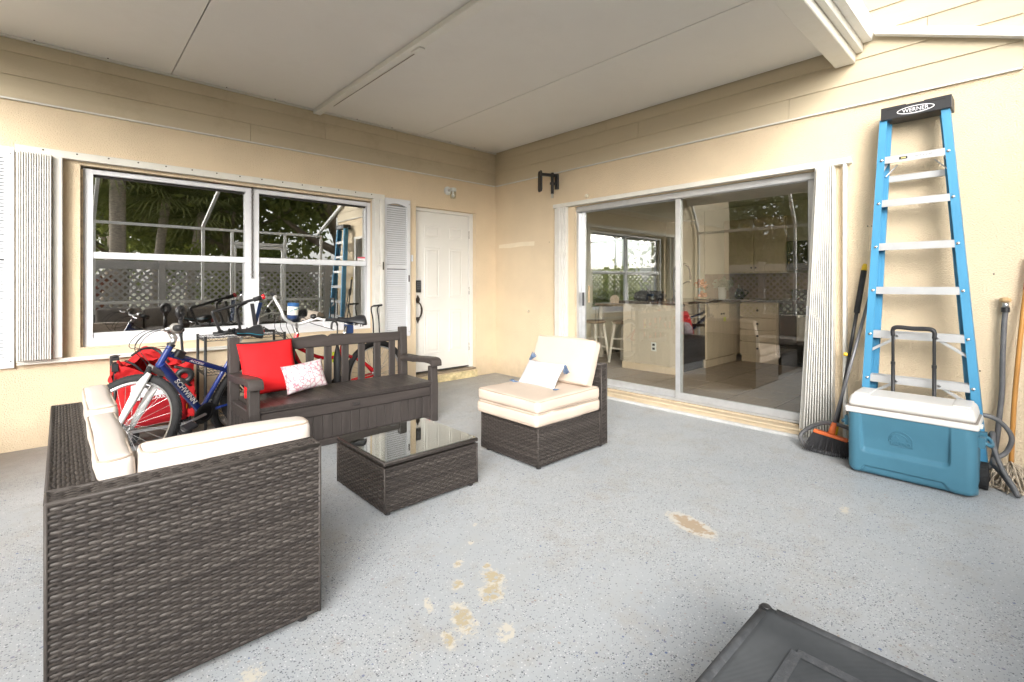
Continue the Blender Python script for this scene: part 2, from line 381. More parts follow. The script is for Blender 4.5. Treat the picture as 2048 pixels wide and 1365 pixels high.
def base_grime(m):
    """splash dirt along the foot of the stucco"""
    n, l = m.node_tree.nodes, m.node_tree.links; b = n['Principled BSDF']; src = b.inputs['Base Color'].links[0].from_socket
    tc = n.new('ShaderNodeTexCoord'); sx = n.new('ShaderNodeSeparateXYZ'); l.new(tc.outputs['Object'], sx.inputs[0])
    nz = n.new('ShaderNodeTexNoise'); nz.inputs['Scale'].default_value = 5; nz.inputs['Detail'].default_value = 8; nz.inputs['Roughness'].default_value = .7; l.new(tc.outputs['Object'], nz.inputs['Vector'])
    ma = n.new('ShaderNodeMath'); ma.operation = 'MULTIPLY_ADD'; ma.inputs[1].default_value = -.55; l.new(nz.outputs['Fac'], ma.inputs[0]); l.new(sx.outputs['Z'], ma.inputs[2])
    mr = n.new('ShaderNodeMapRange'); mr.inputs['From Min'].default_value = -.02; mr.inputs['From Max'].default_value = -.30; mr.inputs['To Max'].default_value = .55; l.new(ma.outputs[0], mr.inputs['Value'])
    mx = n.new('ShaderNodeMix'); mx.data_type = 'RGBA'; l.new(mr.outputs[0], mx.inputs['Factor']); l.new(src, mx.inputs['A']); mx.inputs['B'].default_value = (.42,.34,.23,1); l.new(mx.outputs['Result'], b.inputs['Base Color'])
base_grime(stucco)

# ------------------------------------------------------------------ ground and slab
def struct(o): o['kind'] = 'structure'; return o
grass_m = mat('lawn', (.13,.125,.07), .9, var=.35, vscale=14, bump=.6, bscale=90, dirt=.4, dirtcol=(.12,.10,.05), dscale=1.2)
struct(MB().grid(lambda u, v: (-90+u*180, -90+v*180, -.16), 2, 2).build('ground', grass_m, smooth=False))
struct(MB().box(-6.1, .25, -6.35, .1, -.2, 0).build('patio_floor', floor_m, smooth=False))

# ------------------------------------------------------------------ the house
house = thing('house', 'beige stucco house with lap siding wrapping two sides of the patio', 'house', (0, 0, 0))
def wall(name, U, Z, holes, place, t, m=stucco):
    """cells between the cuts U x Z; holes = set of (i,k). place(u, z, d): d = 0 outer face, 1 inner face"""
    mb = MB(); nu, nz_ = len(U)-1, len(Z)-1
    solid = lambda i, k: 0 <= i < nu and 0 <= k < nz_ and (i, k) not in holes
    vid = {}
    def vtx(i, k, d):
        if (i, k, d) not in vid: vid[(i, k, d)] = len(mb.v); mb.v.append(tuple(place(U[i], Z[k], d)))
        return vid[(i, k, d)]
    for i in range(nu):
        for k in range(nz_):
            if not solid(i, k): continue
            mb.f.append((vtx(i,k,0), vtx(i+1,k,0), vtx(i+1,k+1,0), vtx(i,k+1,0)))
            mb.f.append((vtx(i,k+1,1), vtx(i+1,k+1,1), vtx(i+1,k,1), vtx(i,k,1)))
            for di, dk, e in ((-1,0,((i,k),(i,k+1))), (1,0,((i+1,k+1),(i+1,k))), (0,-1,((i+1,k),(i,k))), (0,1,((i,k+1),(i+1,k+1)))):
                if not solid(i+di, k+dk):
                    (a, b), (c, d) = e; mb.f.append((vtx(a,b,0), vtx(c,d,0), vtx(c,d,1), vtx(a,b,1)))
    return mb.build(name, m, house, smooth=False)
T = .22
WX0, WX1, WZ0, WZ1 = -4.340, -1.850, .72, 2.178      # window opening
DX0, DX1, DZ0, DZ1 = -1.283, -.350, .10, 2.19        # entry door opening
wall('wall', [-7.5, WX0, WX1, DX0, DX1, .22], [-.18, DZ0, WZ0, WZ1, DZ1, 3.30], {(1,2), (3,1), (3,2), (3,3)}, lambda u, z, d: (u, T*d, z), T)
SY0, SY1, SZ0, SZ1 = -3.955, -1.43, .075, 2.15       # sliding door opening
wall('wall', [-5.085, SY0, SY1, -.001], [-.18, SZ0, SZ1, 4.6], {(1,1)}, lambda u, z, d: (T*d, -5.086-u, z) if 0 else (T*d, u, z), T)
# outer side of the right wing, past the corner
wall('wall', [.221, .55, 3.35, 7.2], [-.18, .95, 2.35, 4.6], {(1,1)}, lambda u, z, d: (u, -5.08+.18*d, z), .18)
bx('pane', sl_glass, house, .551, 3.349, -4.99, -4.985, .951, 2.349)  # unseen side window, added to bring more daylight into the kitchen
# lap siding: planks lapped over one another, each board its own piece
def plank(a, b, z0, h, out, side, m, joint_gap=.0015):
    """a,b: start and end along the wall; out: 0 for wall A (faces -y), 1 for wall B (faces -x)"""
    prof = [(0, 0), (.020, 0), (.020, .006), (.010, h), (0, h)]
    mb = MB(); a += joint_gap; b -= joint_gap
    P = []
    for s_ in (a, b):
        for (d, z) in prof: P.append((s_, -d, z0+z) if side == 'A' else (-d, s_, z0+z))
    n = 5; fs = [tuple(range(n)), tuple(range(2*n-1, n-1, -1))] + [(i, n+i, n+(i+1) % n, (i+1) % n) for i in range(n)]
    if side == 'A': fs = [tuple(reversed(f)) for f in fs]
    mb.add(P, fs); o = mb.build('siding_plank', m, house, smooth=False)
    bm = bmesh.new(); bm.from_mesh(o.data); bmesh.ops.recalc_face_normals(bm, faces=bm.faces); bm.to_mesh(o.data); bm.free()
    return o
ZS = 2.605
for r_, joints in enumerate([[-7.5, -3.12, -.022], [-7.5, -5.6, -2.40, -.022], [-7.5, -4.4, -1.55, -.022]]):
    for a, b in zip(joints, joints[1:]): plank(a, b, ZS+r_*.168, .172, 0, 'A', siding_m)
for r_ in range(11):
    js = [[-5.085, -3.74, 0], [-5.085, -2.3, 0], [-5.085, -4.62, -1.9, 0]][r_ % 3]
    for a, b in zip(js, js[1:]): plank(a, b, ZS+r_*.168, .172, 1, 'B', siding_m if r_ < 0 else siding_b)
bx('corner_trim', siding_m, house, -.024, -.002, -.024, -.002, ZS, 3.3)
# drip edge under the siding
bx('drip_edge', ivory_al, house, -7.5, -.03, -.024, -.002, ZS-.014, ZS-.002)
bx('drip_edge', ivory_al, house, -.024, -.002, -5.08, -.03, ZS-.014, ZS-.002)

# ------------------------------------------------------------------ big window
wy = .07
fr = MB()
fx0, fx1, fz0, fz1 = -4.322, -1.852, .724, 2.165
gx = [(-4.264, -3.147), (-3.027, -1.900)]; gz = [(.820, 1.443), (1.497, 2.125)]
fr.box(fx0, gx[0][0], wy-.02, wy+.06, fz0, fz1).box(gx[1][1], fx1, wy-.02, wy+.06, fz0, fz1)
fr.box(gx[0][0], gx[1][1], wy-.02, wy+.06, gz[1][1], fz1).box(gx[0][0], gx[1][1], wy-.02, wy+.06, fz0, gz[0][0]-.022)
fr.box(gx[0][1], gx[1][0], wy-.026, wy+.06, gz[0][0]-.022, gz[1][1])
win = fr.build('window', vinyl, house, bevel=.003)
for a, b in gx:
    bx('sash_rail', vinyl, win, a, b, wy-.014, wy+.045, gz[0][1], gz[1][0], .004)
    bx('sash_rail', vinyl, win, a, b, wy-.008, wy+.045, gz[0][0]-.022, gz[0][0]+.018, .003)
    bx('gasket', dark, win, a, b, wy+.012, wy+.03, gz[1][1]-.02, gz[1][1])
    bx('pane', win_glass, win, a, b, wy+.030, wy+.036, gz[0][0]+.018, gz[0][1])
    bx('pane', win_glass, win, a, b, wy+.014, wy+.020, gz[1][0], gz[1][1]-.02)
bx('caulk', mat('old_caulk', (.33,.25,.16), .9, var=.3, vscale=30), win, WX0+.001, fx0-.001, .02, .10, WZ0+.002, WZ1-.03)
stk = bx('sticker', mat('sticker_white', (.75,.72,.72), .5), win, -1.995, -1.905, wy+.010, wy+.0125, 1.505, 1.545)
bx('sticker_band', mat('sticker_red', (.65,.10,.14), .5), win, -1.995, -1.905, wy+.0085, wy+.0098, 1.530, 1.545)
# dim bedroom behind the window (closed box)
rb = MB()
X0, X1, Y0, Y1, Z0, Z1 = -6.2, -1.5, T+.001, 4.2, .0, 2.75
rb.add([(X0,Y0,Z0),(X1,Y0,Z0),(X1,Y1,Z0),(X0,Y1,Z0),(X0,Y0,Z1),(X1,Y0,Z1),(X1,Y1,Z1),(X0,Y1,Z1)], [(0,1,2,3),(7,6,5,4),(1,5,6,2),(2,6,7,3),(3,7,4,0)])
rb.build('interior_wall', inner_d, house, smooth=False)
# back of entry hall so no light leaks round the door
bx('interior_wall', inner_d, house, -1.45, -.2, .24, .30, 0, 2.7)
# window sill band
bx('sill', stucco, house, WX0+.002, WX1-.002, .002, wy-.022, WZ0-.02+.022, WZ0+.012)

# storm-shutter tracks and accordion packs on the window
def tracks(parent_name, segs):
    for s_ in segs: bx('shutter_track', track_m, house, *s_, .003)
tracks('', [(-4.70, -1.725, -.052, -.001, 2.203, 2.262), (-4.69, -1.725, -.060, -.001, .636, .652), (-4.69, -1.725, -.060, -.045, .652, .668)])
for k in range(15):
    x = -4.55+k*.19
    MB().lathe((x, -.0525, 2.246), (0,-1,0), [(.006,0),(.006,.003),(.003,.005)], 8).build('screw', bronze, house)
def blade(name, parent, p0, p1, z0, z1, t, m, topshift=(0,0), tt=None):
    a, b = V(*p0, 0), V(*p1, 0); d = (b-a).normalized(); nrm = V(-d.y, d.x, 0)*t/2
    mb = MB(); sh = V(*topshift, 0)
    P = [a+nrm, b+nrm, b-nrm, a-nrm]
    mb.add([p+V(0,0,z0) for p in P]+[p+sh+V(0,0,z1) for p in P], [(3,2,1,0),(4,5,6,7),(0,1,5,4),(1,2,6,5),(2,3,7,6),(3,0,4,7)])
    return mb.build(name, m, parent, bevel=.0012)
pk = bx('storm_shutter', ivory_al, house, -4.500, -4.442, -.075, -.004, .672, 2.201, .004)
for k in range(13):
    x = -4.672+k*.0135
    blade('blade', pk, (x, -.118), (x+.006, -.012), .674, 2.205, .0085, ivory_al)
bx('shutter_post', ivory_al, pk, -4.692, -4.681, -.085, -.004, .670, 2.202, .002)
bx('shutter_slot', track_m, pk, -4.453, -4.449, -.0765, -.0752, .68, 2.19)
pk2 = bx('storm_shutter', ivory_al, house, -1.862, -1.838, -.070, -.004, .672, 2.201, .003)
bx('blade', ivory_al, pk2, -1.834, -1.800, -.060, -.004, .672, 2.200, .003)
bx('blade', ivory_al, pk2, -1.796, -1.752, -.082, -.004, .672, 2.200, .003)
bx('shutter_post', ivory_al, pk2, -1.748, -1.728, -.060, -.004, .672, 2.200, .002)
bx('locking_bar', ivory_al, pk2, -1.87, -1.76, -.100, -.084, 1.445, 1.462, .003)
MB().tube([(-1.775,-.108,1.40),(-1.775,-.108,1.49)], .007).build('lock_pin', bronze, pk2, smooth=True)
# louvred decorative shutters
def shutter(x0, x1, nl=66):
    z0, z1 = .620, 2.238; y0, y1 = -.034, -.004; st = .030
    f = MB().box(x0, x0+st, y0, y1, z0, z1).box(x1-st-.02, x1, y0, y1, z0, z1).box(x0+st, x1-st-.02, y0, y1, z0, z0+.075)
    a, b = x0+st, x1-st-.02
    # arched top rail
    arch = [(0, z1)] + [(b-a, z1)] + [(b-a-(b-a)*i/10, z1-.085+.028*math.sin(PI*i/10)) for i in range(11)]
    f.prism(arch, (a, y1, 0), (1,0,0), (0,0,1), (0, y0-y1, 0))
    f.box(a, b, y0, y1, z0+.80, z0+.845)
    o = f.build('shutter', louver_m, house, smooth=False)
    bx('shutter_back', mat('louver_shadow_back', (.20,.20,.205), .7), o, a, b, -.006, -.0042, z0+.07, z1-.07)  # dark panel colour stands in for shade in the gaps between louvers
    zz = [z0+.082+k*.0253 for k in range(28)] + [z0+.852+k*.0253 for k in range(27)]
    base = None
    for z in zz:
        if base is None:
            base = MB().obox(((a+b)/2, -.020, z+.010), (1,0,0), (0,.60,.80), (0,-.80,.60), (b-a)/2, .0128, .0022).build('louver', louver_m, o, smooth=False); zb = z
        else: dup(base, 0, 0, z-zb, o)
    for sz in (z0+.05, z1-.05, z0+1.12, z0+.5): MB().lathe((x1-.018, y0, sz), (0,-1,0), [(.005,0),(.005,.002)], 8).build('screw', steel, o)
    return o
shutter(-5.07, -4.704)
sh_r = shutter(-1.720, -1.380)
bx('latch', bronze, sh_r, -1.408, -1.394, -.045, -.0345, 1.265, 1.345, .003)

# ------------------------------------------------------------------ entry door
dy = .075
fr = MB().box(DX0+.001, DX0+.03, dy-.012, dy+.08, DZ0, DZ1-.001).box(DX1-.062, DX1-.001, dy-.014, dy+.08, DZ0+.02, DZ1-.001).box(DX0+.03, DX1-.062, dy-.014, dy+.08, 2.150, DZ1-.001)
fr.build('door_frame', door_m, house, bevel=.003)
ed = bx('entry_door', door_m, house, DX0+.032, DX1-.066, dy, dy+.045, .135, 2.146, .003)
lx0, lx1 = DX0+.032, DX1-.066
cols_ = [(-1.118, -.886), (-.738, -.518)]; rows_ = [(.36, .905), (1.055, 1.70), (1.825, 1.985)]
for a, b in cols_:
    for c, d in rows_:
        p = MB(); wv = .026
        # moulded ring that falls into the leaf and a raised field
        def ring(x0, x1, z0, z1, x2, x3, z2, z3, yo, yi):
            p.add([(x0,yo,z0),(x1,yo,z0),(x1,yo,z1),(x0,yo,z1),(x2,yi,z2),(x3,yi,z2),(x3,yi,z3),(x2,yi,z3)], [(0,1,5,4),(1,2,6,5),(2,3,7,6),(3,0,4,7)])
        y_ = dy-.0006
        ring(a, b, c, d, a+.008, b-.008, c+.008, d-.008, y_, y_-.0055)
        ring(a+.008, b-.008, c+.008, d-.008, a+wv, b-wv, c+wv, d-wv, y_-.0055, y_-.0004)
        ring(a+wv, b-wv, c+wv, d-wv, a+wv+.022, b-wv-.022, c+wv+.022, d-wv-.022, y_-.0004, y_-.006)
        p.add([(a+wv+.022, y_-.006, c+wv+.022), (b-wv-.022, y_-.006, c+wv+.022), (b-wv-.022, y_-.006, d-wv-.022), (a+wv+.022, y_-.006, d-wv-.022)], [(0,1,2,3)])
        p.build('panel', door_m, ed, smooth=False)
for z in (.40, 1.15, 1.90):
    MB().tube([(lx1+.004, dy-.006, z-.05), (lx1+.004, dy-.006, z+.05)], .007).build('hinge', steel, ed, smooth=True)
bx('threshold', mat('threshold_metal', (.30,.25,.19), .5, metal=.4, var=.2, vscale=20), house, DX0+.002, DX1-.002, -.012, dy+.05, DZ0+.001, DZ0+.022, .004)
bx('door_sweep', dark, ed, lx0, lx1, dy-.003, dy-.0006, .136, .148)
MB().box(DX0-.05, DX1+.01, -.030, -.001, -.05, DZ0-.012).build('door_step', mat('step_stone', (.62,.52,.30), .85, var=.25, vscale=22, bump=.4, bscale=60, dirt=.5, dirtcol=(.30,.26,.10), dscale=12), house, bevel=.01, seg=2)
kp = bx('keypad', black_p, ed, -1.245, -1.178, dy-.028, dy-.001, 1.135, 1.285, .006, seg=2)
for i in range(3):
    for j in range(4): bx('key', mat('key_grey', (.10,.10,.11), .4), kp, -1.236+i*.018, -1.224+i*.018, dy-.0305, dy-.0283, 1.175+j*.024, 1.191+j*.024, .001)
hs = MB().lathe((-1.212, dy-.001, 1.045), (0,-1,0), [(.030,0),(.030,.008),(.022,.014),(.018,.02),(.0,.022)], 20)
hs.prism([(-.028,0),(0,.055),(.028,0),(.02,-.05),(-.02,-.05)], (-1.212, dy-.001, 1.05), (1,0,0), (0,0,1), (0,-.006,0))
hs.tube(smooth_path([(-1.212,dy-.012,1.015),(-1.205,dy-.055,.985),(-1.192,dy-.062,.92),(-1.20,dy-.05,.85),(-1.212,dy-.012,.80)]), [.008]*4+[.009]*6+[.012]*6+[.011]*4+[.009]*5, 8)
hs.prism([(-.022,.03),(.022,.03),(.024,0),(0,-.05),(-.024,0)], (-1.212, dy-.001, .80), (1,0,0), (0,0,1), (0,-.008,0))
hs.build('door_handle', bronze, ed, smooth=R(40))
bb = bx('doorbell', vinyl, house, -1.358, -1.330, -.022, -.001, 1.510, 1.590, .004)
# ------------------------------------------------------------------ sliding door
fr = MB()
fr.box(.030, .125, SY1-.035, SY1-.001, SZ0+.003, SZ1-.001).box(.030, .125, SY0+.001, SY0+.040, SZ0+.003, SZ1-.001)
fr.box(.030, .125, SY0+.040, SY1-.035, SZ1-.030, SZ1-.001).box(.030, .125, SY0+.040, SY1-.035, SZ0+.003, SZ0+.022)
fr.box(.020, .030, SY0+.001, SY1-.001, SZ1-.062, SZ1-.030)
fr.box(.072, .078, SY0+.040, SY1-.035, SZ1-.062, SZ1-.030)
sd_ = fr.build('sliding_door', slider_al, house, bevel=.002)
def sash(y0, y1, x0, x1, st, z0, z1, zb):
    f = MB().box(x0, x1, y0, y0+st, z0, z1).box(x0, x1, y1-st, y1, z0, z1).box(x0, x1, y0+st, y1-st, z0, zb).box(x0, x1, y0+st, y1-st, z1-.035, z1)
    f.build('sash', slider_al, sd_, bevel=.002)
    bx('pane', sl_glass, sd_, (x0+x1)/2-.003, (x0+x1)/2+.003, y0+st, y1-st, zb, z1-.035)
sash(SY0+.042, -2.690, .040, .068, .048, SZ0+.024, SZ1-.034, SZ0+.088)
sash(-2.735, SY1-.037, .084, .112, .048, SZ0+.024, SZ1-.034, SZ0+.088)
bx('pull', black_p, sd_, .070, .083, SY1-.075, SY1-.052, .98, 1.14, .003)
bx('pull', mat('pull_wood', (.45,.33,.20), .5), sd_, .060, .083, SY1-.165, SY1-.145, 1.02, 1.22, .004)
bx('bumper', vinyl, sd_, .010, .030, SY0+.045, SY0+.072, 1.00, 1.09, .006)
bx('door_sill', stucco, house, -.105, -.001, SY0-.02, SY1+.02, .046, .066, .006)
bx('door_sill', stucco, house, -.095, -.001, SY0-.02, SY1+.02, -.05, .0455, .004)
bx('sill_base', mat('sill_cement', (.50,.50,.49), .8, var=.12, vscale=9, bump=.2, bscale=60), house, -.135, -.096, SY0-.03, SY1+.10, -.05, .022, .008)
bx('door_sill', stucco, house, -.001+.003, .028, SY0+.002, SY1-.002, .05, SZ0+.002)
# accordion storm shutter round the slider
for s_ in [(-.055, -.001, -4.180, -1.130, 2.158, 2.205), (-.062, -.001, -4.180, -1.130, .030, .042)]: bx('shutter_track', track_m, house, *s_, .003)
pl = bx('storm_shutter', ivory_al, house, -.050, -.004, -1.335, -1.300, .045, 2.156, .003)
for k, (a, b, d) in enumerate([(-1.296, -1.268, -.062), (-1.264, -1.226, -.075), (-1.222, -1.196, -.060), (-1.192, -1.150, -.048)]): bx('blade', ivory_al, pl, d, -.004, a, b, .045, 2.156, .003)
pr_ = blade('storm_shutter', house, (-.070, -3.845), (-.012, -3.835), .035, 2.156, .030, ivory_al, topshift=(0, -.115))
N_ = 11
for k in range(N_):
    t = k/(N_-1); y = -3.885-.185*t
    blade('blade', pr_, (-.150+.03*t, y), (-.012, y+.006), .030, 2.157, .0075, ivory_al, topshift=(.03, -.090*(1-t)**1.3))
blade('shutter_post', pr_, (-.060, -4.140), (-.010, -4.140), .030, 2.156, .022, ivory_al)
bx('lock_knob', vinyl, pr_, -.083, -.071, -3.905, -3.885, .98, 1.06, .004)

# ------------------------------------------------------------------ patio roof
roof = thing('patio_roof', 'flat patio roof of grey insulated panels with white edge beam and gutter', 'roof', (0, 0, 3.05))
CZ = 3.052
xs = [-5.30, -5.02, -3.752, -2.492, -1.211, -.026]
for a, b in zip(xs, xs[1:]): bx('ceiling_panel', ceil_m, roof, a+.004, b-.004, -4.19, -.026, CZ, CZ+.075)
bx('panel_deck', dark, roof, -5.30, -.026, -4.19, -.004, CZ+.076, CZ+.11)
bx('raceway', beam_m, roof, -2.532, -2.452, -4.06, -.026, CZ-.045, CZ-.0015, .004)
MB().tube([(-2.47,-.40,CZ-.052),(-2.465,-1.93,CZ-.052)], .0032).build('conduit', mat('conduit_grey', (.30,.27,.22), .5), roof, smooth=True)
bx('conduit_clip', beam_m, roof, -2.50, -2.452, -2.02, -1.90, CZ-.058, CZ-.0455, .003)
bx('edge_beam', beam_m, roof, -5.32, -.024, -4.205, -4.070, 2.915, 3.05, .006)
bx('fascia', beam_m, roof, -5.32, -.024, -4.250, -4.207, 2.985, 3.17, .003)
g = MB().prism([(0,0),(.055,0),(.075,.10),(.075,.125),(.066,.125),(.066,.105),(.05,.012),(0,.012)], (-5.32, -4.252, 3.05), (0,-1,0), (0,0,1), (5.296,0,0))
g.build('gutter', gutter_m, roof, smooth=False)
bx('edge_beam', beam_m, roof, -5.40, -5.325, -4.205, -.024, 2.915, 3.12, .006)
for a, b in zip(xs, xs[1:]):
    for k in range(2): MB().lathe(((a*(2-k)+b*(k+1))/3, -.06, CZ-.001), (0,0,-1), [(.006,0),(.004,.004)], 8).build('screw', bronze, roof)
bx('wall_receiver', track_m, roof, -5.30, -.026, -.050, -.024, CZ-.016, CZ-.002)

# ------------------------------------------------------------------ screen enclosure
cage = thing('screen_enclosure', 'white aluminium screen enclosure of posts and sloping rafters round the patio', 'enclosure', (-2.9, -6.1, 0))
def cb(name, a, b, w_=.05, h_=.05): return MB().bar(a, b, w_, h_).build(name, white_al, cage, bevel=.003)
YB, XL, EZ = -6.1, -5.75, 2.36
for x in (XL, -4.02, -2.35, -1.83, -.78, .02): cb('post', (x, YB, 0), (x, YB, EZ-.026))
cb('top_rail', (XL-.025, YB, EZ), (.045, YB, EZ), .05, .05)
for a, b in ((XL, -4.02), (-4.02, -2.35), (-2.35, -1.83), (-.78, .02)): cb('chair_rail', (a+.026, YB, .90), (b-.026, YB, .90)); cb('sole_plate', (a+.026, YB, .02), (b-.026, YB, .02), .05, .04)
cb('door_head', (-1.80, YB, 2.10), (-.81, YB, 2.10), .05, .06)
for x in (-1.77, -.84): cb('door_stile', (x, YB, .02), (x, YB, 2.06), .05, .03)
for z in (.10, .95, 2.03): cb('door_rail', (-1.753, YB, z), (-.857, YB, z), .03, .06)
for y in (-.08, -2.0, -4.05): cb('post', (XL, y, 0), (XL, y, EZ-.026))
cb('top_rail', (XL, YB+.026, EZ), (XL, -.03, EZ))
for a, b in ((YB, -4.05), (-4.05, -2.0), (-2.0, -.08)): cb('chair_rail', (XL, a+.026, .90), (XL, b-.026, .90)); cb('sole_plate', (XL, a+.026, .02), (XL, b-.026, .02), .05, .04)
cb('post', (.02, -5.14, 0), (.02, -5.14, 2.70))
for x in (-4.02, -2.35): cb('rafter', (x, -4.33, 3.115), (x, YB, EZ+.05))
cb('rafter', (-.052, -4.335, 3.100), (-.052, YB, 2.40), .055, .055)
for y in (-.08, -2.0, -4.05): cb('rafter', (-5.41, y, 3.02), (XL, y, EZ+.04))
cb('hip_rafter', (-5.41, -4.33, 3.06), (XL, YB, EZ+.04))

# ------------------------------------------------------------------ fence with lattice
fence = thing('lattice_fence', 'pale vinyl privacy fence with lattice panels at the back of the yard', 'fence', (-4, -7.8, 0))
FZ0, FZ1 = .42, 1.56
def lattice(L):
    mb = MB(); s_ = .150
    hgt = FZ1-FZ0
    for sg, dep_ in ((1, 0), (-1, .008)):
        k = -int(hgt/s_)-2
        while k*s_ < L+hgt:
            # strip x = k*s + sg*z clipped to the panel
            x0 = k*s_ if sg > 0 else k*s_
            za, zb = 0., hgt
            xa, xb = (x0, x0+hgt) if sg > 0 else (x0, x0-hgt)
            def clip(za, zb, xa, xb):
                lo, hi = 0., 1.
                dx = xb-xa
                for bound, s2 in ((0, 1), (L, -1)):
                    fa, fb = s2*(xa-bound), s2*(xb-bound)
                    if fa < 0 and fb < 0: return None
                    if fa < 0: lo = max(lo, fa/(fa-fb))
                    if fb < 0: hi = min(hi, fa/(fa-fb))
                return (lo, hi) if hi-lo > .02 else None
            c = clip(za, zb, xa, xb)
            if c:
                p = V(xa+(xb-xa)*c[0], dep_, FZ0+hgt*c[0]); q = V(xa+(xb-xa)*c[1], dep_, FZ0+hgt*c[1])
                mb.bar(p, q, .007, .034, up=(0,1,0)) if 0 else mb.obox((p+q)/2, (q-p), V(0,1,0), (q-p).cross(V(0,1,0)), (q-p).length/2, .0035, .021)
            k += 1
    return mb
PW = 1.83
lat = None
def fence_run(o, d, n):
    global lat
    o, d = V(o), V(d); ang = math.atan2(d.y, d.x)
    for i in range(n+1):
        p = o+d*PW*i
        c = MB().box(p.x-.065, p.x+.065, p.y-.065, p.y+.065, -.16, 1.80).build('post', fence_m, fence, bevel=.006)
        if i == n: break
        if lat is None:
            lat = lattice(PW-.13).build('lattice', fence_m, None, smooth=False, kind='stuff'); lat.parent = fence; l_ = lat
        else: l_ = lat.copy(); COL.objects.link(l_)
        l_.location = p+d*.065-V(fence.location); l_.rotation_euler = (0, 0, ang)
        for z0, z1 in ((1.56, 1.74), (.24, .42)):
            m_ = p+d*PW/2; MB().obox((m_.x, m_.y, (z0+z1)/2), d, V(-d.y, d.x, 0), (0,0,1), PW/2-.066, .022, (z1-z0)/2).build('rail', fence_m, fence, bevel=.004)
        m_ = p+d*PW/2; MB().obox((m_.x, m_.y, .04), d, V(-d.y, d.x, 0), (0,0,1), PW/2-.066, .012, .199).build('base_board', fence_m, fence)
fence_run((-8.3, -7.8, 0), (1,0,0), 6)
fence_run((-8.3, 1.35, 0), (0,-1,0), 5)

# ------------------------------------------------------------------ trees
bark = mat('bark', (.27,.22,.17), .95, var=.3, vscale=9, bump=.9, bscale=22, stretch=(1,1,.3))
palm_bark = mat('palm_bark', (.36,.31,.25), .95, var=.3, vscale=14, bump=.8, bscale=25, stretch=(1,1,2.5))
oak_leaf = leafmat('oak_leaf', (.125,.16,.045), (.29,.31,.085), .6)
bright_leaf = leafmat('bright_leaf', (.12,.17,.035), (.30,.33,.08), .55)
palm_leaf = leafmat('palm_leaf', (.17,.20,.07), (.30,.31,.12), .5)
croton_leaf = leafmat('croton_leaf', (.30,.045,.02), (.10,.09,.02), .25)
def leaf_cloud(cs, per, spread, size, flat=.5):
    """quads scattered round clump centres"""
    cs = np.array(cs); n = len(cs)*per
    c = np.repeat(cs, per, 0)+rng.normal(size=(n, 3))*np.array([spread, spread, spread*.7])
    d = rng.normal(size=(n, 3)); d /= np.linalg.norm(d, axis=1)[:, None]
    e = rng.normal(size=(n, 3)); e -= d*(e*d).sum(1)[:, None]; e /= np.linalg.norm(e, axis=1)[:, None]
    s_ = size*(.6+.8*rng.random((n, 1)))
    d, e = d*s_, e*s_*flat
    P = np.stack([c-d, c+e, c+d, c-e], 1).reshape(-1, 3)
    return P, n
def cloud_obj(name, P, n, m, parent, org):
    me = bpy.data.meshes.new(name); me.vertices.add(4*n); me.vertices.foreach_set('co', (P-np.array(org)).astype(np.float32).ravel())
    me.loops.add(4*n); me.loops.foreach_set('vertex_index', np.arange(4*n, dtype=np.int32)); me.polygons.add(n); me.polygons.foreach_set('loop_start', np.arange(0, 4*n, 4, dtype=np.int32))
    me.update(); me.validate(); me.materials.append(m)
    o = bpy.data.objects.new(name, me); COL.objects.link(o); o.parent = parent; return o
def oak(loc, h, rx, label, leaf=oak_leaf, lean=(0,0), tr=.22, n_cl=140, per=58, size=.12, low=.42, group='trees beyond the fence'):
    t = thing('broadleaf_tree', label, 'tree', loc, group); L = V(loc)
    top = L+V(lean[0], lean[1], h*.62)
    mb = MB().tube(smooth_path([L, L+V(lean[0]*.3+.1, lean[1]*.3, h*.22), L+V(lean[0]*.6, lean[1]*.6+.1, h*.42), top], 4), [tr*(1.25-.075*i) for i in range(13)], 10)
    for k in range(7):
        a = k*2.4+h; s0 = L+(top-L)*(.45+.07*k); e = s0+V(math.cos(a)*rx*.65, math.sin(a)*rx*.65, h*.16+.05*k)
        mb.tube(smooth_path([s0, (s0+e)/2+V(0,0,-.12), e], 4), [tr*(.5-.04*i) for i in range(9)], 6)
    mb.build('trunk', bark, t, smooth=True)
    cs = []
    while len(cs) < n_cl:
        q = rng.uniform(-1, 1, 3); r_ = np.linalg.norm(q)
        if r_ > 1 or r_ < .35: continue
        cs.append((top.x+q[0]*rx, top.y+q[1]*rx, L.z+h*(low+(1-low)*.5)+q[2]*h*(1-low)*.5))
    P, n = leaf_cloud(cs, per, .30*rx/2.4, size)
    cloud_obj('crown', P, n, leaf, t, loc); return t
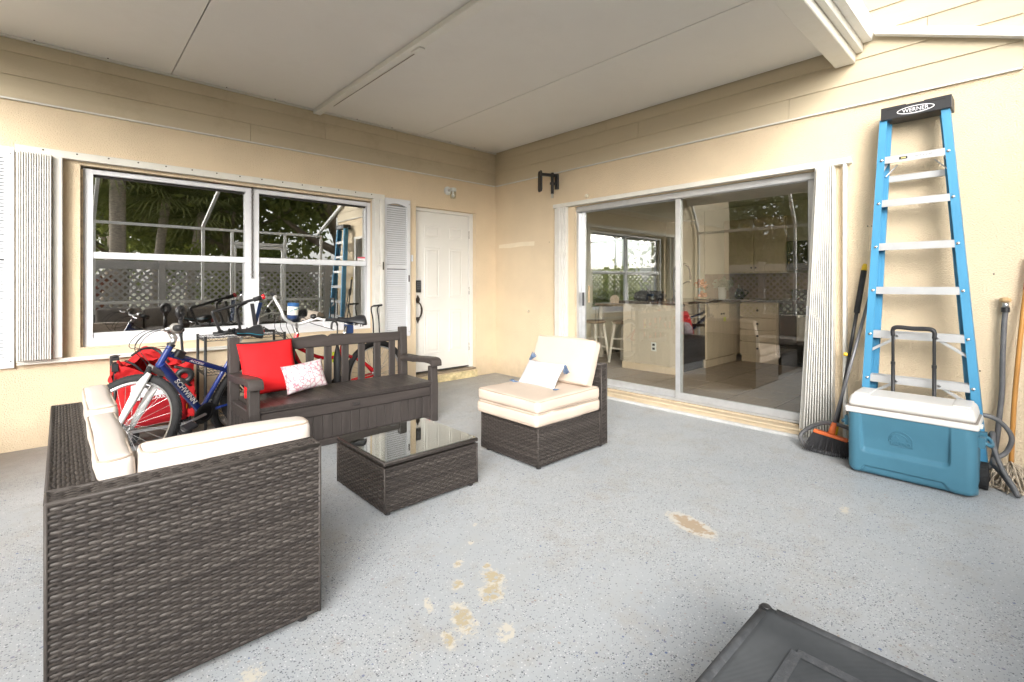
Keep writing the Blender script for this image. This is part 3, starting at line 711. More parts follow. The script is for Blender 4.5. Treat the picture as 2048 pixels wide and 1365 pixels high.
def palm(loc, h, label, lean=(0,0), nf=30, fl=1.7, tr=.14):
    t = thing('palm_tree', label, 'palm', loc, 'palms beyond the fence'); L = V(loc); top = L+V(lean[0], lean[1], h)
    MB().tube(smooth_path([L, L+V(lean[0]*.3, lean[1]*.3, h*.5), top], 6), [tr*1.25]+[tr]*11+[tr*.9], 12).build('trunk', palm_bark, t, smooth=True)
    mb = MB()
    for k in range(nf):
        a = k*2.399; el = R(75-105*(k/nf)); d = V(math.cos(a)*math.cos(el), math.sin(a)*math.cos(el), math.sin(el)); up = V(0,0,1)
        side = d.cross(up).normalized(); st = fl*.45
        base = top+d*st
        mb.tube([top, base], [.02,.012], 5)
        for j in range(15):                       # fan leaf
            b = R(-75+150*j/14); dd = (d*math.cos(b)+side*math.sin(b)).normalized(); ln = fl*.62*(.8+.2*math.cos(b))
            tip = base+dd*ln+V(0,0,-.30*ln*abs(random.uniform(.5,1.4))); mid = base+dd*ln*.55
            wv = dd.cross(d if abs(dd.dot(d)) < .95 else side).normalized().cross(dd)*.022
            mb.add([base, mid+wv, tip, mid-wv], [(0,1,2,3)])
    mb.build('crown', palm_leaf, t, smooth=False); return t
oak((-4.6,-12.2,-.16), 8.5, 2.6, 'tall straight-trunked tree at the left end behind the fence', tr=.17, low=.50)
oak((-3.4,-15.2,-.16), 8.5, 3.9, 'wide dark evergreen oak behind the palms', lean=(.4,0), low=.30)
oak((-.2,-13.0,-.16), 8.0, 3.6, 'dense green tree behind the screen door', lean=(-.4,0), low=.28)
oak((2.6,-9.9,-.16), 7.5, 2.9, 'leaning thick-trunked tree by the end of the house wing', lean=(-1.1,.2), tr=.30, low=.48)
oak((1.8,-18.5,-.16), 10.0, 4.6, 'distant tall oak behind the screen door tree', low=.12, size=.16)
oak((-2.6,-21.0,-.16), 10.5, 4.8, 'distant tall oak behind the palms', low=.12, size=.16)
oak((-18.5,-1.5,-.16), 9.5, 4.5, 'distant tall oak beyond the side fence bushes', low=.1, size=.16)
oak((-12.8,-3.2,-.16), 7.5, 3.3, 'brown-limbed oak beyond the side fence opposite the sliding door', tr=.26, low=.22)
oak((-13.4,1.4,-.16), 6.5, 3.0, 'leafy tree beyond the side fence near the house corner', low=.2)
palm((-3.4,-10.4,-.16), 4.3, 'thick palm trunk standing first of the three palms', tr=.17)
palm((-2.6,-10.9,-.16), 3.9, 'slim palm leaning between the other two palms', lean=(.3,0), tr=.11)
palm((-1.9,-10.5,-.16), 3.4, 'short palm with a shaggy brown crown base', lean=(.35,0), tr=.12)
def shrub(loc, h, r_, label, leaf, n_cl=26, per=60, size=.07, name='shrub', group='shrubs behind the fence', flat=.45):
    t = thing(name, label, 'shrub', loc, group); L = V(loc); mb = MB(); cs = []
    for k in range(7):
        a = k*2.4; e = L+V(math.cos(a)*r_*.6, math.sin(a)*r_*.6, h*(.6+.3*random.random())); mb.tube([L+V(0,0,0), (L+e)/2+V(0,0,.1), e], [.02,.014,.006], 5)
    mb.build('stem', bark, t, smooth=True)
    for k in range(n_cl):
        q = rng.normal(size=3)*.45; cs.append((loc[0]+q[0]*r_, loc[1]+q[1]*r_, loc[2]+h*(.58+.38*np.clip(q[2], -1.2, 1))))
    P, n = leaf_cloud(cs, per, .16*r_, size, flat); cloud_obj('foliage', P, n, leaf, t, loc); return t
shrub((-4.9,-9.3,-.16), 2.25, .55, 'red-leaved croton rising above the fence at left', croton_leaf, 22, 26, .13, 'croton', flat=.3)
shrub((-4.1,-9.3,-.16), 2.0, .5, 'orange croton between the tall trunk and the palms', croton_leaf, 18, 26, .12, 'croton', flat=.3)
for i, (x, y, hh, lb) in enumerate([(-5.6,-11.2,2.9,'pale yellow-green bush left of the palms'), (-.9,-9.9,2.4,'bright bush behind the screen door'), (.6,-9.8,2.6,'large-leaved bush near the leaning tree'),
                                    (-11.3,-1.9,2.6,'bush behind the side fence near the oak trunk'), (-11.2,.6,2.6,'bush behind the side fence by the house')]):
    shrub((x, y, -.16), hh, .95, lb, bright_leaf, 34, 70, .075)
for i, (x, y, hh) in enumerate([(4.3,3.4,2.1), (6.0,3.0,2.0), (7.6,3.6,2.2)]):
    shrub((x, y, -.16), hh, 1.05, ['bright green hedge bush outside the dining window at left', 'bright green hedge bush outside the middle of the dining window', 'bright green hedge bush outside the dining window at right'][i], bright_leaf, 44, 80, .075, group='hedge outside the dining window')
oak((9.5,9.5,-.16), 7.5, 3.2, 'leafy tree beyond the dining window hedge', leaf=bright_leaf, low=.38, group=None, n_cl=80)
# ------------------------------------------------------------------ kitchen behind the sliding door
tile_m = mat('floor_tile', (.30,.225,.165), .38, var=.16, vscale=5, stretch=(1,7,1), bump=.06, bscale=30, objvar=.07, spec=.4)
grout = mat('grout', (.05,.04,.033), .9)
maple = mat('pickled_maple', (.70,.56,.40), .5, var=.06, vscale=4, stretch=(4,4,.6), spec=.3)
granite = mat('granite', (.09,.065,.05), .15, var=.6, vscale=60, spec=.5)
drywall = mat('peninsula_paint', (.66,.57,.46), .7, var=.03, vscale=3)
appl = mat('black_appliance', (.012,.012,.013), .18, var=.1, spec=.6)
white_c = mat('white_ceramic', (.80,.82,.80), .3, var=.03)
cloth_w = mat('towel_cloth', (.72,.68,.63), .9, var=.08, vscale=20, bump=.3, bscale=150)
KZ = .085
struct(MB().box(.24, 4.62, -4.88, -.02, -.1, KZ-.004).build('kitchen_floor', grout, smooth=False))
kf = bpy.data.objects['kitchen_floor']
TS = .457; t0 = None
for i in range(10):
    for j in range(11):
        x, y = .245+i*TS, -4.85+j*TS
        if y+TS > -.03: continue
        if x+TS > 4.62: continue
        if t0 is None: t0 = MB().box(0, TS-.013, 0, TS-.013, 0, .006).build('tile', tile_m, None, bevel=.0015); o = t0
        else: o = t0.copy(); COL.objects.link(o)
        o.parent = kf; o.location = (x, y, KZ-.0045)
# shell
KWX0, KWX1, KWZ0, KWZ1 = 2.19, 4.36, .80, 2.13
wall('interior_wall', [.225, KWX0, KWX1, 4.80], [-.18, KWZ0, KWZ1, 2.9], {(1,1)}, lambda u, z, d: (u, .002+.18*(1-d), z), .18, inner)
bx('interior_wall', inner, house, 4.63, 4.79, -1.10, -.001, -.1, 2.6)
bx('interior_wall', inner, house, 3.66, 4.79, -1.26, -1.11, -.1, 2.6)
bx('interior_wall', inner, house, 3.66, 3.80, -4.89, -1.27, -.1, 2.6)
wall('interior_ceiling', [.225, .30, 2.05, 4.80], [-4.89, -4.5, -2.75, -2.25, -.45, .18], {(1,1), (1,3)}, lambda u, z, d: (u, z, 2.50+.10*d), .1, mat('ceiling_paint', (.70,.68,.60), .9))
for a, b in ((-4.5, -2.75), (-2.25, -.45)): bx('added_skylight_pane', sl_glass, house, .30, 2.05, a, b, 2.605, 2.611)  # ceiling openings and their skylights are added out of view to brighten the kitchen
bx('backsplash', mat('backsplash_tile', (.26,.17,.125), .35, var=.2, vscale=12), house, 3.648, 3.6595, -4.88, -1.28, 1.013, 1.409)
# kitchen window frame
kw = MB().box(KWX0+.001, KWX0+.05, .05, .10, KWZ0, KWZ1).box(KWX1-.05, KWX1-.001, .05, .10, KWZ0, KWZ1).box(KWX0+.05, KWX1-.05, .05, .10, KWZ1-.05, KWZ1-.001).box(KWX0+.05, KWX1-.05, .05, .10, KWZ0, KWZ0+.05)
xm = (KWX0+KWX1)/2; kw.box(xm-.03, xm+.03, .05, .10, KWZ0+.05, KWZ1-.05)
kwo = kw.build('window', vinyl, house, bevel=.003)
for a, b in ((KWX0+.05, xm-.03), (xm+.03, KWX1-.05)):
    bx('sash_rail', vinyl, kwo, a, b, .055, .095, 1.42, 1.47, .003)
    bx('pane', sl_glass, kwo, a, b, .074, .078, KWZ0+.05, 1.42); bx('pane', sl_glass, kwo, a, b, .074, .078, 1.47, KWZ1-.05)
# peninsula
pen = thing('kitchen_peninsula', 'cream peninsula with granite top seen through the sliding door', 'counter', (1.25, -1.66, KZ))
bx('end_panel', drywall, pen, 1.25, 1.36, -2.085, -1.255, KZ+.001, .972)
bx('baseboard', maple, pen, 1.236, 1.249, -2.095, -1.245, KZ+.001, .175, .004)
bx('body', maple, pen, 2.03, 3.64, -2.03, -1.32, KZ+.09, .972); bx('body', drywall, pen, 1.361, 2.03, -1.50, -1.30, KZ+.001, .972)
bx('toe_kick', maple, pen, 2.04, 3.02, -1.99, -1.96, KZ+.001, KZ+.09) if 0 else bx('toe_kick', maple, pen, 2.03, 3.04, -2.055, -2.032, KZ+.001, KZ+.10)
bx('countertop', granite, pen, 1.215, 3.655, -2.115, -1.20, .974, 1.012, .006)
ou = bx('outlet', white_c, pen, 1.245, 1.2495, -1.765, -1.69, .36, .475, .002); 
for z in (.392, .443): bx('socket', dark, ou, 1.2425, 1.2448, -1.745, -1.71, z-.014, z+.014)
dd_ = bx('cabinet_door', maple, pen, 2.06, 3.00, -2.062, -2.033, KZ+.115, .955, .004)
for x in (2.49, 2.57): bx('knob', bronze, dd_, x-.012, x+.012, -2.085, -2.0625, .80, .825, .006)
bx('note', mat('sticky_note', (.70,.72,.12), .8), pen, 2.58, 2.66, -2.0645, -2.0625, .70, .76)
dw = thing('dishwasher', 'black dishwasher beside the cream cabinet door', 'dishwasher', (1.7, -2.0, KZ))
bx('body', appl, dw, 1.42, 2.02, -2.03, -1.51, KZ+.01, .965); bx('front_panel', appl, dw, 1.42, 2.02, -2.056, -2.031, KZ+.12, .83, .004); bx('control_strip', black_p, dw, 1.42, 2.02, -2.056, -2.031, .835, .965, .004)
MB().tube([(1.48,-2.085,.80),(1.96,-2.085,.80)], .009).build('handle', steel, dw, smooth=True)
dr = thing('drawer_cabinet', 'maple base cabinet with four drawers and dark knobs', 'cabinet', (3.35, -2.35, KZ))
bx('carcass', maple, dr, 3.075, 3.655, -2.63, -2.12, KZ+.001, .972); bx('countertop', granite, dr, 3.02, 3.655, -2.635, -2.118, .974, 1.012, .006)
for k, (a, b) in enumerate([(.20,.385), (.395,.56), (.57,.74), (.75,.955)]):
    q = bx('drawer', maple, dr, 3.050, 3.074, -2.615, -2.10, a, b, .004); MB().lathe((3.050, -2.36, (a+b)/2), (-1,0,0), [(.010,0),(.007,.010),(.016,.018),(.014,.026),(.0,.028)], 12).build('knob', bronze, q, smooth=R(40))
ov = thing('oven_range', 'black range with a cream towel on its handle', 'oven', (3.35, -3.02, KZ))
bx('body', appl, ov, 3.06, 3.655, -3.40, -2.645, KZ+.001, 1.0); bx('oven_door', appl, ov, 3.03, 3.059, -3.39, -2.655, .25, .84, .006); MB().tube([(2.99,-3.34,.80),(2.99,-2.70,.80)], .011).build('handle', black_m, ov, smooth=True); bx('backguard', appl, ov, 3.58, 3.655, -3.40, -2.645, 1.001, 1.16, .006)
tw = MB().grid(lambda u, v: (2.974-.012*math.sin(u*9)-.004*(v-.5), -3.10+u*.20, .815-v*.36), 12, 8).build('dish_towel', cloth_w, None, smooth=True, base=(2.97,-3.0,.45)); sm = tw.modifiers.new('s', 'SOLIDIFY'); sm.thickness = .006
tag(tw, 'cream towel hanging from the oven handle', 'towel')
uc = thing('wall_cabinet', 'upper maple cabinet with two knobs above the drawers', 'cabinet', (3.5, -2.2, 1.41))
bx('carcass', maple, uc, 3.345, 3.655, -2.66, -1.74, 1.41, 2.25)
for a, b in ((-2.65, -2.21), (-2.195, -1.75)):
    q = bx('cabinet_door', maple, uc, 3.322, 3.344, a, b, 1.43, 2.24, .004); yy = (-2.235 if a < -2.5 else -2.17); MB().lathe((3.322, yy, 1.49), (-1,0,0), [(.008,0),(.006,.01),(.014,.018),(.0,.026)], 12).build('knob', bronze, q, smooth=R(40))
mw = thing('microwave', 'black microwave mounted over the range', 'microwave', (3.45, -3.02, 1.45)); bx('body', appl, mw, 3.30, 3.655, -3.40, -2.67, 1.45, 1.86); bx('door', appl, mw, 3.27, 3.299, -3.20, -2.68, 1.46, 1.85, .005); bx('control_panel', black_p, mw, 3.27, 3.299, -3.39, -3.21, 1.46, 1.85, .005)
# things on the counter
def single(mb, name, m, label, cat, base, smooth=R(40), bevel=0.): return tag(mb.build(name, m, None, smooth=smooth, base=base, bevel=bevel), label, cat)
fc = MB().lathe((2.1,-1.55,1.0125), (0,0,1), [(.03,0),(.03,.01),(.018,.03),(.015,.06)], 14).tube(smooth_path([(2.1,-1.55,1.05),(2.1,-1.55,1.42),(2.1,-1.62,1.52),(2.1,-1.73,1.52),(2.1,-1.79,1.44),(2.1,-1.80,1.30)]), .013).tube(smooth_path([(2.1,-1.55,1.12),(2.1,-1.63,1.20),(2.1,-1.74,1.27),(2.1,-1.80,1.27)]), .008)
single(fc, 'faucet', black_m, 'tall arched spring faucet on the peninsula counter', 'faucet', (2.1,-1.55,1.0125))
tt = thing('tiered_tray', 'two-tier tray with orange flowers beside the faucet', 'tray', (2.55,-1.75,1.0125))
wood_l = mat('light_wood', (.52,.36,.20), .6, var=.15, vscale=8)
MB().lathe((2.55,-1.75,1.0125), (0,0,1), [(.09,0),(.11,.01),(.11,.03),(.10,.03),(.02,.02),(.012,.03),(.012,.16),(.02,.165),(.085,.165),(.09,.19),(.08,.19),(.0,.175)], 18).build('stand', wood_l, tt, smooth=R(40))
P, n = leaf_cloud([(2.55,-1.75,1.26),(2.50,-1.79,1.22),(2.6,-1.72,1.24)], 40, .03, .022, .8); cloud_obj('flowers', P, n, mat('orange_petal', (.75,.22,.04), .6), tt, tt.location)
P, n = leaf_cloud([(2.48,-1.80,1.08),(2.62,-1.75,1.08)], 40, .025, .02, .8); cloud_obj('flowers', P, n, MATS['orange_petal'], tt, tt.location)
vz = thing('utensil_vase', 'white vase of pale green leaves on the corner counter', 'vase', (3.0,-1.86,1.0125))
MB().lathe((3.0,-1.86,1.0125), (0,0,1), [(.05,0),(.055,.02),(.06,.15),(.066,.18),(.06,.18),(.05,.02)], 18).build('pot', white_c, vz, smooth=R(40))
P, n = leaf_cloud([(3.0,-1.86,1.24),(2.96,-1.92,1.27),(3.05,-1.82,1.26),(3.0,-1.95,1.22)], 26, .045, .05, .5); cloud_obj('leaves', P, n, leafmat('sage_leaf', (.42,.46,.36), (.55,.58,.48)), vz, vz.location)
cf = thing('carafe', 'glass carafe with dark lid on the corner counter', 'carafe', (3.25,-2.02,1.0125)); MB().lathe((3.25,-2.02,1.0125), (0,0,1), [(.05,0),(.075,.03),(.075,.09),(.045,.14),(.045,.16)], 18).build('body', appl, cf, smooth=R(40)); MB().tube(smooth_path([(3.25,-2.09,1.15),(3.25,-2.15,1.12),(3.25,-2.09,1.05)]), .008).build('handle', black_m, cf, smooth=True)
single(softbox((1.62,-1.45,1.075), (1,.2,0), (-.2,1,0), (0,0,1), .13, .20, .062, .05, wr=.03, ws=9, n=6), 'black_bag', mat('black_cloth', (.015,.015,.016), .8, var=.2), 'crumpled black bag lying on the peninsula', 'bag', (1.62,-1.45,1.0125), True)
single(MB().lathe((2.78,-1.62,1.0125), (0,0,1), [(.028,0),(.03,.01),(.03,.14),(.012,.18),(.012,.22)], 14), 'soap_bottle', mat('soap_green', (.35,.40,.36), .2), 'slim soap bottle between tray and vase', 'bottle', (2.78,-1.62,1.0125))
# dining corner
whitewood = mat('whitewashed_wood', (.62,.57,.50), .6, var=.12, vscale=7, stretch=(1,1,.3))
tb = thing('dining_table', 'whitewashed dining table by the far window', 'table', (2.6,-.72,KZ))
bx('table_top', mat('table_top_wood', (.30,.22,.15), .4, var=.2, vscale=4, stretch=(.4,4,1)), tb, 1.75, 3.5, -1.06, -.38, .90, .94, .006)
for x in (1.84, 3.41):
    for y in (-.99, -.45): bx('leg', whitewood, tb, x-.03, x+.03, y-.03, y+.03, KZ+.002, .899, .004)
bx('apron', whitewood, tb, 1.80, 3.45, -1.0, -.98, .80, .899); bx('apron', whitewood, tb, 1.80, 3.45, -.46, -.44, .80, .899)
def stool(x, y, label):
    s_ = thing('counter_stool', label, 'stool', (x, y, KZ), 'stools in the dining corner')
    MB().lathe((x, y, .66), (0,0,1), [(.16,0),(.175,.012),(.175,.03),(.15,.04),(.0,.036)], 22).build('seat', mat('stool_seat', (.20,.13,.08), .5, var=.2), s_, smooth=R(40))
    for sx in (-1, 1):
        for sy in (-1, 1): MB().bar((x+sx*.10, y+sy*.10, .659), (x+sx*.16, y+sy*.16, KZ+.004), .035, .035).build('leg', whitewood, s_, bevel=.003)
    for z, k in ((.30, .138), (.44, .123)):
        for sx in (-1, 1): MB().bar((x+sx*k, y-k, z), (x+sx*k, y+k, z), .02, .025).build('stretcher', whitewood, s_)
stool(1.42, -.62, 'whitewashed stool nearest the sliding door'); stool(1.62, -1.02, 'whitewashed stool tucked beside the peninsula end')
single(MB().prism([(-.07,0),(.07,0),(.07,.06)]+[(.07*math.cos(PI*i/10), .06+.07*math.sin(PI*i/10)) for i in range(1,10)]+[(-.07,.06)], (1.95,-.62,.9405), (.5,-.86,0), (0,0,1), (.02,.012,0)), 'arched_ornament', mat('ornament_clay', (.62,.48,.36), .8), 'small rainbow-shaped ornament on the dining table', 'ornament', (1.95,-.62,.9405), False)
# ------------------------------------------------------------------ wicker
def wicker_material():
    m = bpy.data.materials.new('resin_wicker'); m.use_nodes = True; MATS['resin_wicker'] = m
    n, l = m.node_tree.nodes, m.node_tree.links; b = n['Principled BSDF']
    at = n.new('ShaderNodeAttribute'); at.attribute_name = 'strand'
    cr = n.new('ShaderNodeValToRGB'); e = cr.color_ramp.elements
    e[0].position = 0; e[0].color = (.030,.025,.023,1); e[1].position = 1; e[1].color = (.066,.057,.051,1)
    e2 = e.new(.55); e2.color = (.046,.039,.035,1)
    tc = n.new('ShaderNodeTexCoord'); nz = n.new('ShaderNodeTexNoise'); nz.inputs['Scale'].default_value = 38; nz.inputs['Detail'].default_value = 4; l.new(tc.outputs['Object'], nz.inputs['Vector'])
    ad = n.new('ShaderNodeMath'); ad.operation = 'MULTIPLY_ADD'; ad.inputs[1].default_value = .7; l.new(nz.outputs['Fac'], ad.inputs[0]); 
    sb = n.new('ShaderNodeMath'); sb.operation = 'SUBTRACT'; sb.inputs[1].default_value = .35; l.new(at.outputs['Fac'], sb.inputs[0]); l.new(sb.outputs[0], ad.inputs[2])
    l.new(ad.outputs[0], cr.inputs[0]); l.new(cr.outputs[0], b.inputs['Base Color'])
    b.inputs['Roughness'].default_value = .5; b.inputs['Specular IOR Level'].default_value = .3
    bn = n.new('ShaderNodeTexNoise'); bn.inputs['Scale'].default_value = 260; l.new(tc.outputs['Object'], bn.inputs['Vector'])
    bp = n.new('ShaderNodeBump'); bp.inputs['Strength'].default_value = .2; bp.inputs['Distance'].default_value = .002; l.new(bn.outputs['Fac'], bp.inputs['Height']); l.new(bp.outputs[0], b.inputs['Normal'])
    return m
wick_m = wicker_material()
wick_d = mat('wicker_core', (.022,.017,.014), .7, var=.2, vscale=20)
class Weave:
    """panels of flat strands woven over and under upright stakes"""
    def __init__(s): s.v, s.f, s.c = [], [], []
    def panel(s, o, u, v, w, h, pu=.027, pv=.0106, amp=.0026, seg=4):
        o, u, v = np.array(o, float), np.array(u, float), np.array(v, float); u /= np.linalg.norm(u); v /= np.linalg.norm(v); nn = np.cross(u, v)
        rows = max(1, int(round(h/pv))); pv = h/rows; st = max(2, int(round(w/pu))); pu = w/st
        N = st*seg+1; xs_ = np.linspace(0, w, N)
        hw = pv*.47
        for i in range(rows):
            off = amp*np.cos(PI*xs_/pu+PI*i)
            y = (i+.5)*pv+rng.normal()*pv*.04
            prof = ((-hw, -.0022), (-hw*.5, .0004), (hw*.5, .0004), (hw, -.0022))
            tw_ = rng.normal(size=N)*.0004
            P = [o+u[None]*xs_[:, None]+v[None]*(y+a+tw_[:, None]*2)+nn[None]*(off+b+amp+.001+tw_)[:, None] for a, b in prof]
            base = len(s.v); s.v += [tuple(p) for q in P for p in q]
            c0 = rng.random()
            segc = np.clip(c0+rng.normal(size=N)*.08, 0, 1)
            s.c += list(segc)*4
            for k in range(3):
                a, b = base+k*N, base+(k+1)*N
                s.f += [(a+j, a+j+1, b+j+1, b+j) for j in range(N-1)]
        for j in range(st+1):          # upright stakes
            x = min(max(j*pu, .004), w-.004); a = o+u*(x-.0038); b = o+u*(x+.0038)
            base = len(s.v); lift = nn*(amp*.9)
            s.v += [tuple(p) for p in (a+lift, b+lift, b+v*h+lift, a+v*h+lift)]; s.c += [.25]*4; s.f.append((base, base+1, base+2, base+3))
    def build(s, name, parent):
        org = V(0,0,0); p = parent
        while p is not None: org = org+p.location; p = p.parent
        me = bpy.data.meshes.new(name); A = np.array(s.v)-np.array(org); me.from_pydata(A.tolist(), [], s.f); me.shade_smooth()
        at = me.attributes.new('strand', 'FLOAT', 'POINT'); at.data.foreach_set('value', np.array(s.c, np.float32))
        me.materials.append(wick_m); o = bpy.data.objects.new(name, me); COL.objects.link(o); o.parent = parent; o['kind'] = 'stuff'; return o
def wicker_box(name, parent, x0, x1, y0, y1, z0, z1, faces='xXyYZ', edge=True, **k):
    """core slab with woven strands on the listed faces; returns the core"""
    g_ = .006
    core = bx(name, wick_d, parent, x0+g_, x1-g_, y0+g_, y1-g_, z0, z1-g_)
    W = Weave(); e = .004
    if 'y' in faces: W.panel((x0+e, y0+g_, z0+.004), (1,0,0), (0,0,1), x1-x0-2*e, z1-z0-.008, **k)
    if 'Y' in faces: W.panel((x1-e, y1-g_, z0+.004), (-1,0,0), (0,0,1), x1-x0-2*e, z1-z0-.008, **k)
    if 'x' in faces: W.panel((x0+g_, y1-e, z0+.004), (0,-1,0), (0,0,1), y1-y0-2*e, z1-z0-.008, **k)
    if 'X' in faces: W.panel((x1-g_, y0+e, z0+.004), (0,1,0), (0,0,1), y1-y0-2*e, z1-z0-.008, **k)
    if 'Z' in faces:
        if x1-x0 > y1-y0: W.panel((x0+e, y0+e, z1-g_), (1,0,0), (0,1,0), x1-x0-2*e, y1-y0-2*e, **k)
        else: W.panel((x1-e, y0+e, z1-g_), (0,1,0), (-1,0,0), y1-y0-2*e, x1-x0-2*e, **k)
    W.build('weave', core)
    if edge:
        ed_ = MB(); r_ = .0062
        for z in ((z1-.004,) if 'Z' in faces else ()):
            ed_.tube([(x0+.004,y0+.004,z),(x1-.004,y0+.004,z)], r_, 6).tube([(x0+.004,y1-.004,z),(x1-.004,y1-.004,z)], r_, 6).tube([(x0+.004,y0+.004,z),(x0+.004,y1-.004,z)], r_, 6).tube([(x1-.004,y0+.004,z),(x1-.004,y1-.004,z)], r_, 6)
        for x in (x0+.004, x1-.004):
            for y in (y0+.004, y1-.004): ed_.tube([(x,y,z0+.002),(x,y,z1-.003)], r_*.9, 6)
        o = ed_.build('edge_strand', wick_m, core, smooth=True); a = o.data.attributes.new('strand', 'FLOAT', 'POINT'); a.data.foreach_set('value', np.full(len(o.data.vertices), .75, np.float32))
    return core
cush_m = mat('cream_canvas', (.575,.485,.405), .92, var=.035, vscale=5, bump=.14, bscale=420, spec=.15, dirt=.10, dirtcol=(.62,.47,.34), dscale=5)
cush_w = mat('pale_canvas', (.585,.525,.475), .92, var=.03, vscale=5, bump=.14, bscale=420, spec=.15, dirt=.08, dirtcol=(.62,.50,.38), dscale=5)
pipe_m = mat('cream_piping', (.40,.325,.26), .9, var=.05, vscale=20)
def cushion(name, label, c, ux, uy, uz, hx, hy, hz, m, r_=.035, bulge=.012, pip=True, seed=0, wr=.005, zip_=False, ws=4):
    c, ux, uy, uz = V(c), V(ux).normalized(), V(uy).normalized(), V(uz).normalized()
    mb = softbox(c, ux, uy, uz, hx, hy, hz, r_, bulge=(bulge, bulge, bulge), wr=wr, ws=ws, seed=seed, n=22)
    base = c-uz*hz
    o = merge(mb.build(name, m, None, base=base, smooth=True)); tag(o, label, 'cushion')
    if pip:
        k = .62*r_
        for s_ in (-1, 1):
            q = []
            cr = max(r_*1.3, .03)
            for sx, sy, a0 in ((1,1,0), (-1,1,PI/2), (-1,-1,PI), (1,-1,1.5*PI)):
                for t in range(5):
                    a = a0+PI/2*t/4; x = sx*(hx-cr)+math.cos(a)*(cr-k*.36); y = sy*(hy-cr)+math.sin(a)*(cr-k*.36)
                    p = c+ux*x+uy*y+uz*(s_*(hz-r_*.30)); 
                    if wr: p = p+noise.noise_vector(p*ws+Vector((seed*3.1, seed*1.7, 0)))*wr+noise.noise_vector(p*ws*3.3+Vector((seed,5,0)))*wr*.35
                    q.append(p)
            # subdivide long runs so the cord follows the wrinkles
            qq = []
            for i in range(len(q)):
                a, b = q[i], q[(i+1) % len(q)]; n_ = max(1, int((b-a).length/.03))
                qq += [a+(b-a)*j/n_ for j in range(n_)]
            MB().tube(qq, .0042, 6, closed=True).build('piping', pipe_m, o, smooth=True)
    return o

# wicker corner sofa, near left
SX0, SX1, SY_, SYF = -4.487, -3.752, -3.345, -1.912
sofa = thing('wicker_sofa', 'dark brown wicker corner sofa with its woven back turned to the viewer', 'sofa', (-4.12, -2.63, 0))
wicker_box('side_back', sofa, SX0, SX1, SY_, SY_+.105, .03, .647)
wicker_box('long_back', sofa, SX0, SX0+.110, SY_+.107, SYF, .03, .647, faces='xXYZ')
wicker_box('seat_base', sofa, SX0+.112, SX1, SY_+.107, SYF, .03, .285, faces='XYZ', pu=.035, pv=.014)
for x in (SX0+.06, SX1-.05):
    for y in (SY_+.05, SYF-.05): MB().lathe((x, y, 0), (0,0,1), [(.018,0),(.018,.031)], 10).build('foot', black_p, sofa)
cushion('seat_cushion', 'cream seat cushion at the near end of the corner sofa', (-4.055, -2.925, .335), (1,0,0), (0,1,0), (0,0,1), .305, .30, .049, cush_w, seed=1)
cushion('seat_cushion', 'cream seat cushion at the far end of the corner sofa', (-4.055, -2.30, .335), (1,0,0), (0,1,0), (0,0,1), .305, .31, .049, cush_w, seed=2)
cushion('back_cushion', 'cream back cushion along the near side of the corner sofa', (-4.012, -3.178, .535), (1,0,0), (0,1,.06), (0,-.06,1), .262, .056, .178, cush_w, seed=3, r_=.026, wr=.005, bulge=.010)
cushion('back_cushion', 'cream back cushion at the near end of the sofa long back', (-4.322, -2.868, .530), (0,1,0), (1,0,.05), (-.05,0,1), .362, .047, .172, cush_w, seed=4, r_=.024, wr=.005, bulge=.008)
cushion('back_cushion', 'cream back cushion at the far end of the sofa long back', (-4.318, -2.195, .545), (0,1,0), (1,0,.05), (-.05,0,1), .300, .050, .178, cush_w, seed=5, r_=.024, wr=.005, bulge=.008)

# coffee table
ct = thing('coffee_table', 'low wicker coffee table with a clear glass top', 'table', (-2.893, -2.505, 0))
wicker_box('base', ct, -3.208, -2.577, -2.805, -2.207, .02, .262, faces='xXyY', pv=.0125)
wicker_box('rim', ct, -3.208, -2.577, -2.805, -2.207, .268, .290, faces='xXyYZ', pv=.0115)
for x in (-3.17, -2.61):
    for y in (-2.77, -2.24): MB().lathe((x, y, 0), (0,0,1), [(.016,0),(.016,.021)], 10).build('foot', black_p, ct)
bx('glass_top', glass('table_glass', (.80,.84,.81), .26), ct, -3.200, -2.585, -2.797, -2.215, .2915, .2975)

# armless wicker chair
ch = thing('wicker_chair', 'armless wicker chair with cream cushions by the sliding door', 'chair', (-1.77, -2.605, 0))
wicker_box('seat_base', ch, -2.150, -1.474, -2.905, -2.312, .02, .288, faces='xyYZ', pv=.0125)
wicker_box('back_panel', ch, -1.472, -1.398, -2.912, -2.305, .02, .630, faces='xXyYZ', pv=.0125)
for x in (-2.11, -1.44):
    for y in (-2.87, -2.35): MB().lathe((x, y, 0), (0,0,1), [(.016,0),(.016,.021)], 10).build('foot', black_p, ch)
cushion('seat_cushion', 'lower of the two cream seat cushions stacked on the wicker chair', (-1.838, -2.610, .335), (1,0,0), (0,1,0), (0,0,1), .345, .315, .044, cush_m, seed=6, wr=.008, r_=.028, bulge=.006)
cushion('seat_cushion', 'upper of the two cream seat cushions stacked on the wicker chair', (-1.832, -2.607, .422), (1,0,0), (0,1,0), (0,0,1), .340, .312, .043, cush_m, seed=7, wr=.006, r_=.024, bulge=.007)
bd = V(.36, 0, .93).normalized(); bn_ = V(-.93, 0, .36).normalized()
cushion('back_cushion', 'cream back cushion leaning on the wicker chair back', (-1.520, -2.575, .632), (0,1,0), bn_, bd, .300, .052, .175, cush_m, seed=8, wr=.006, r_=.022, bulge=.008)

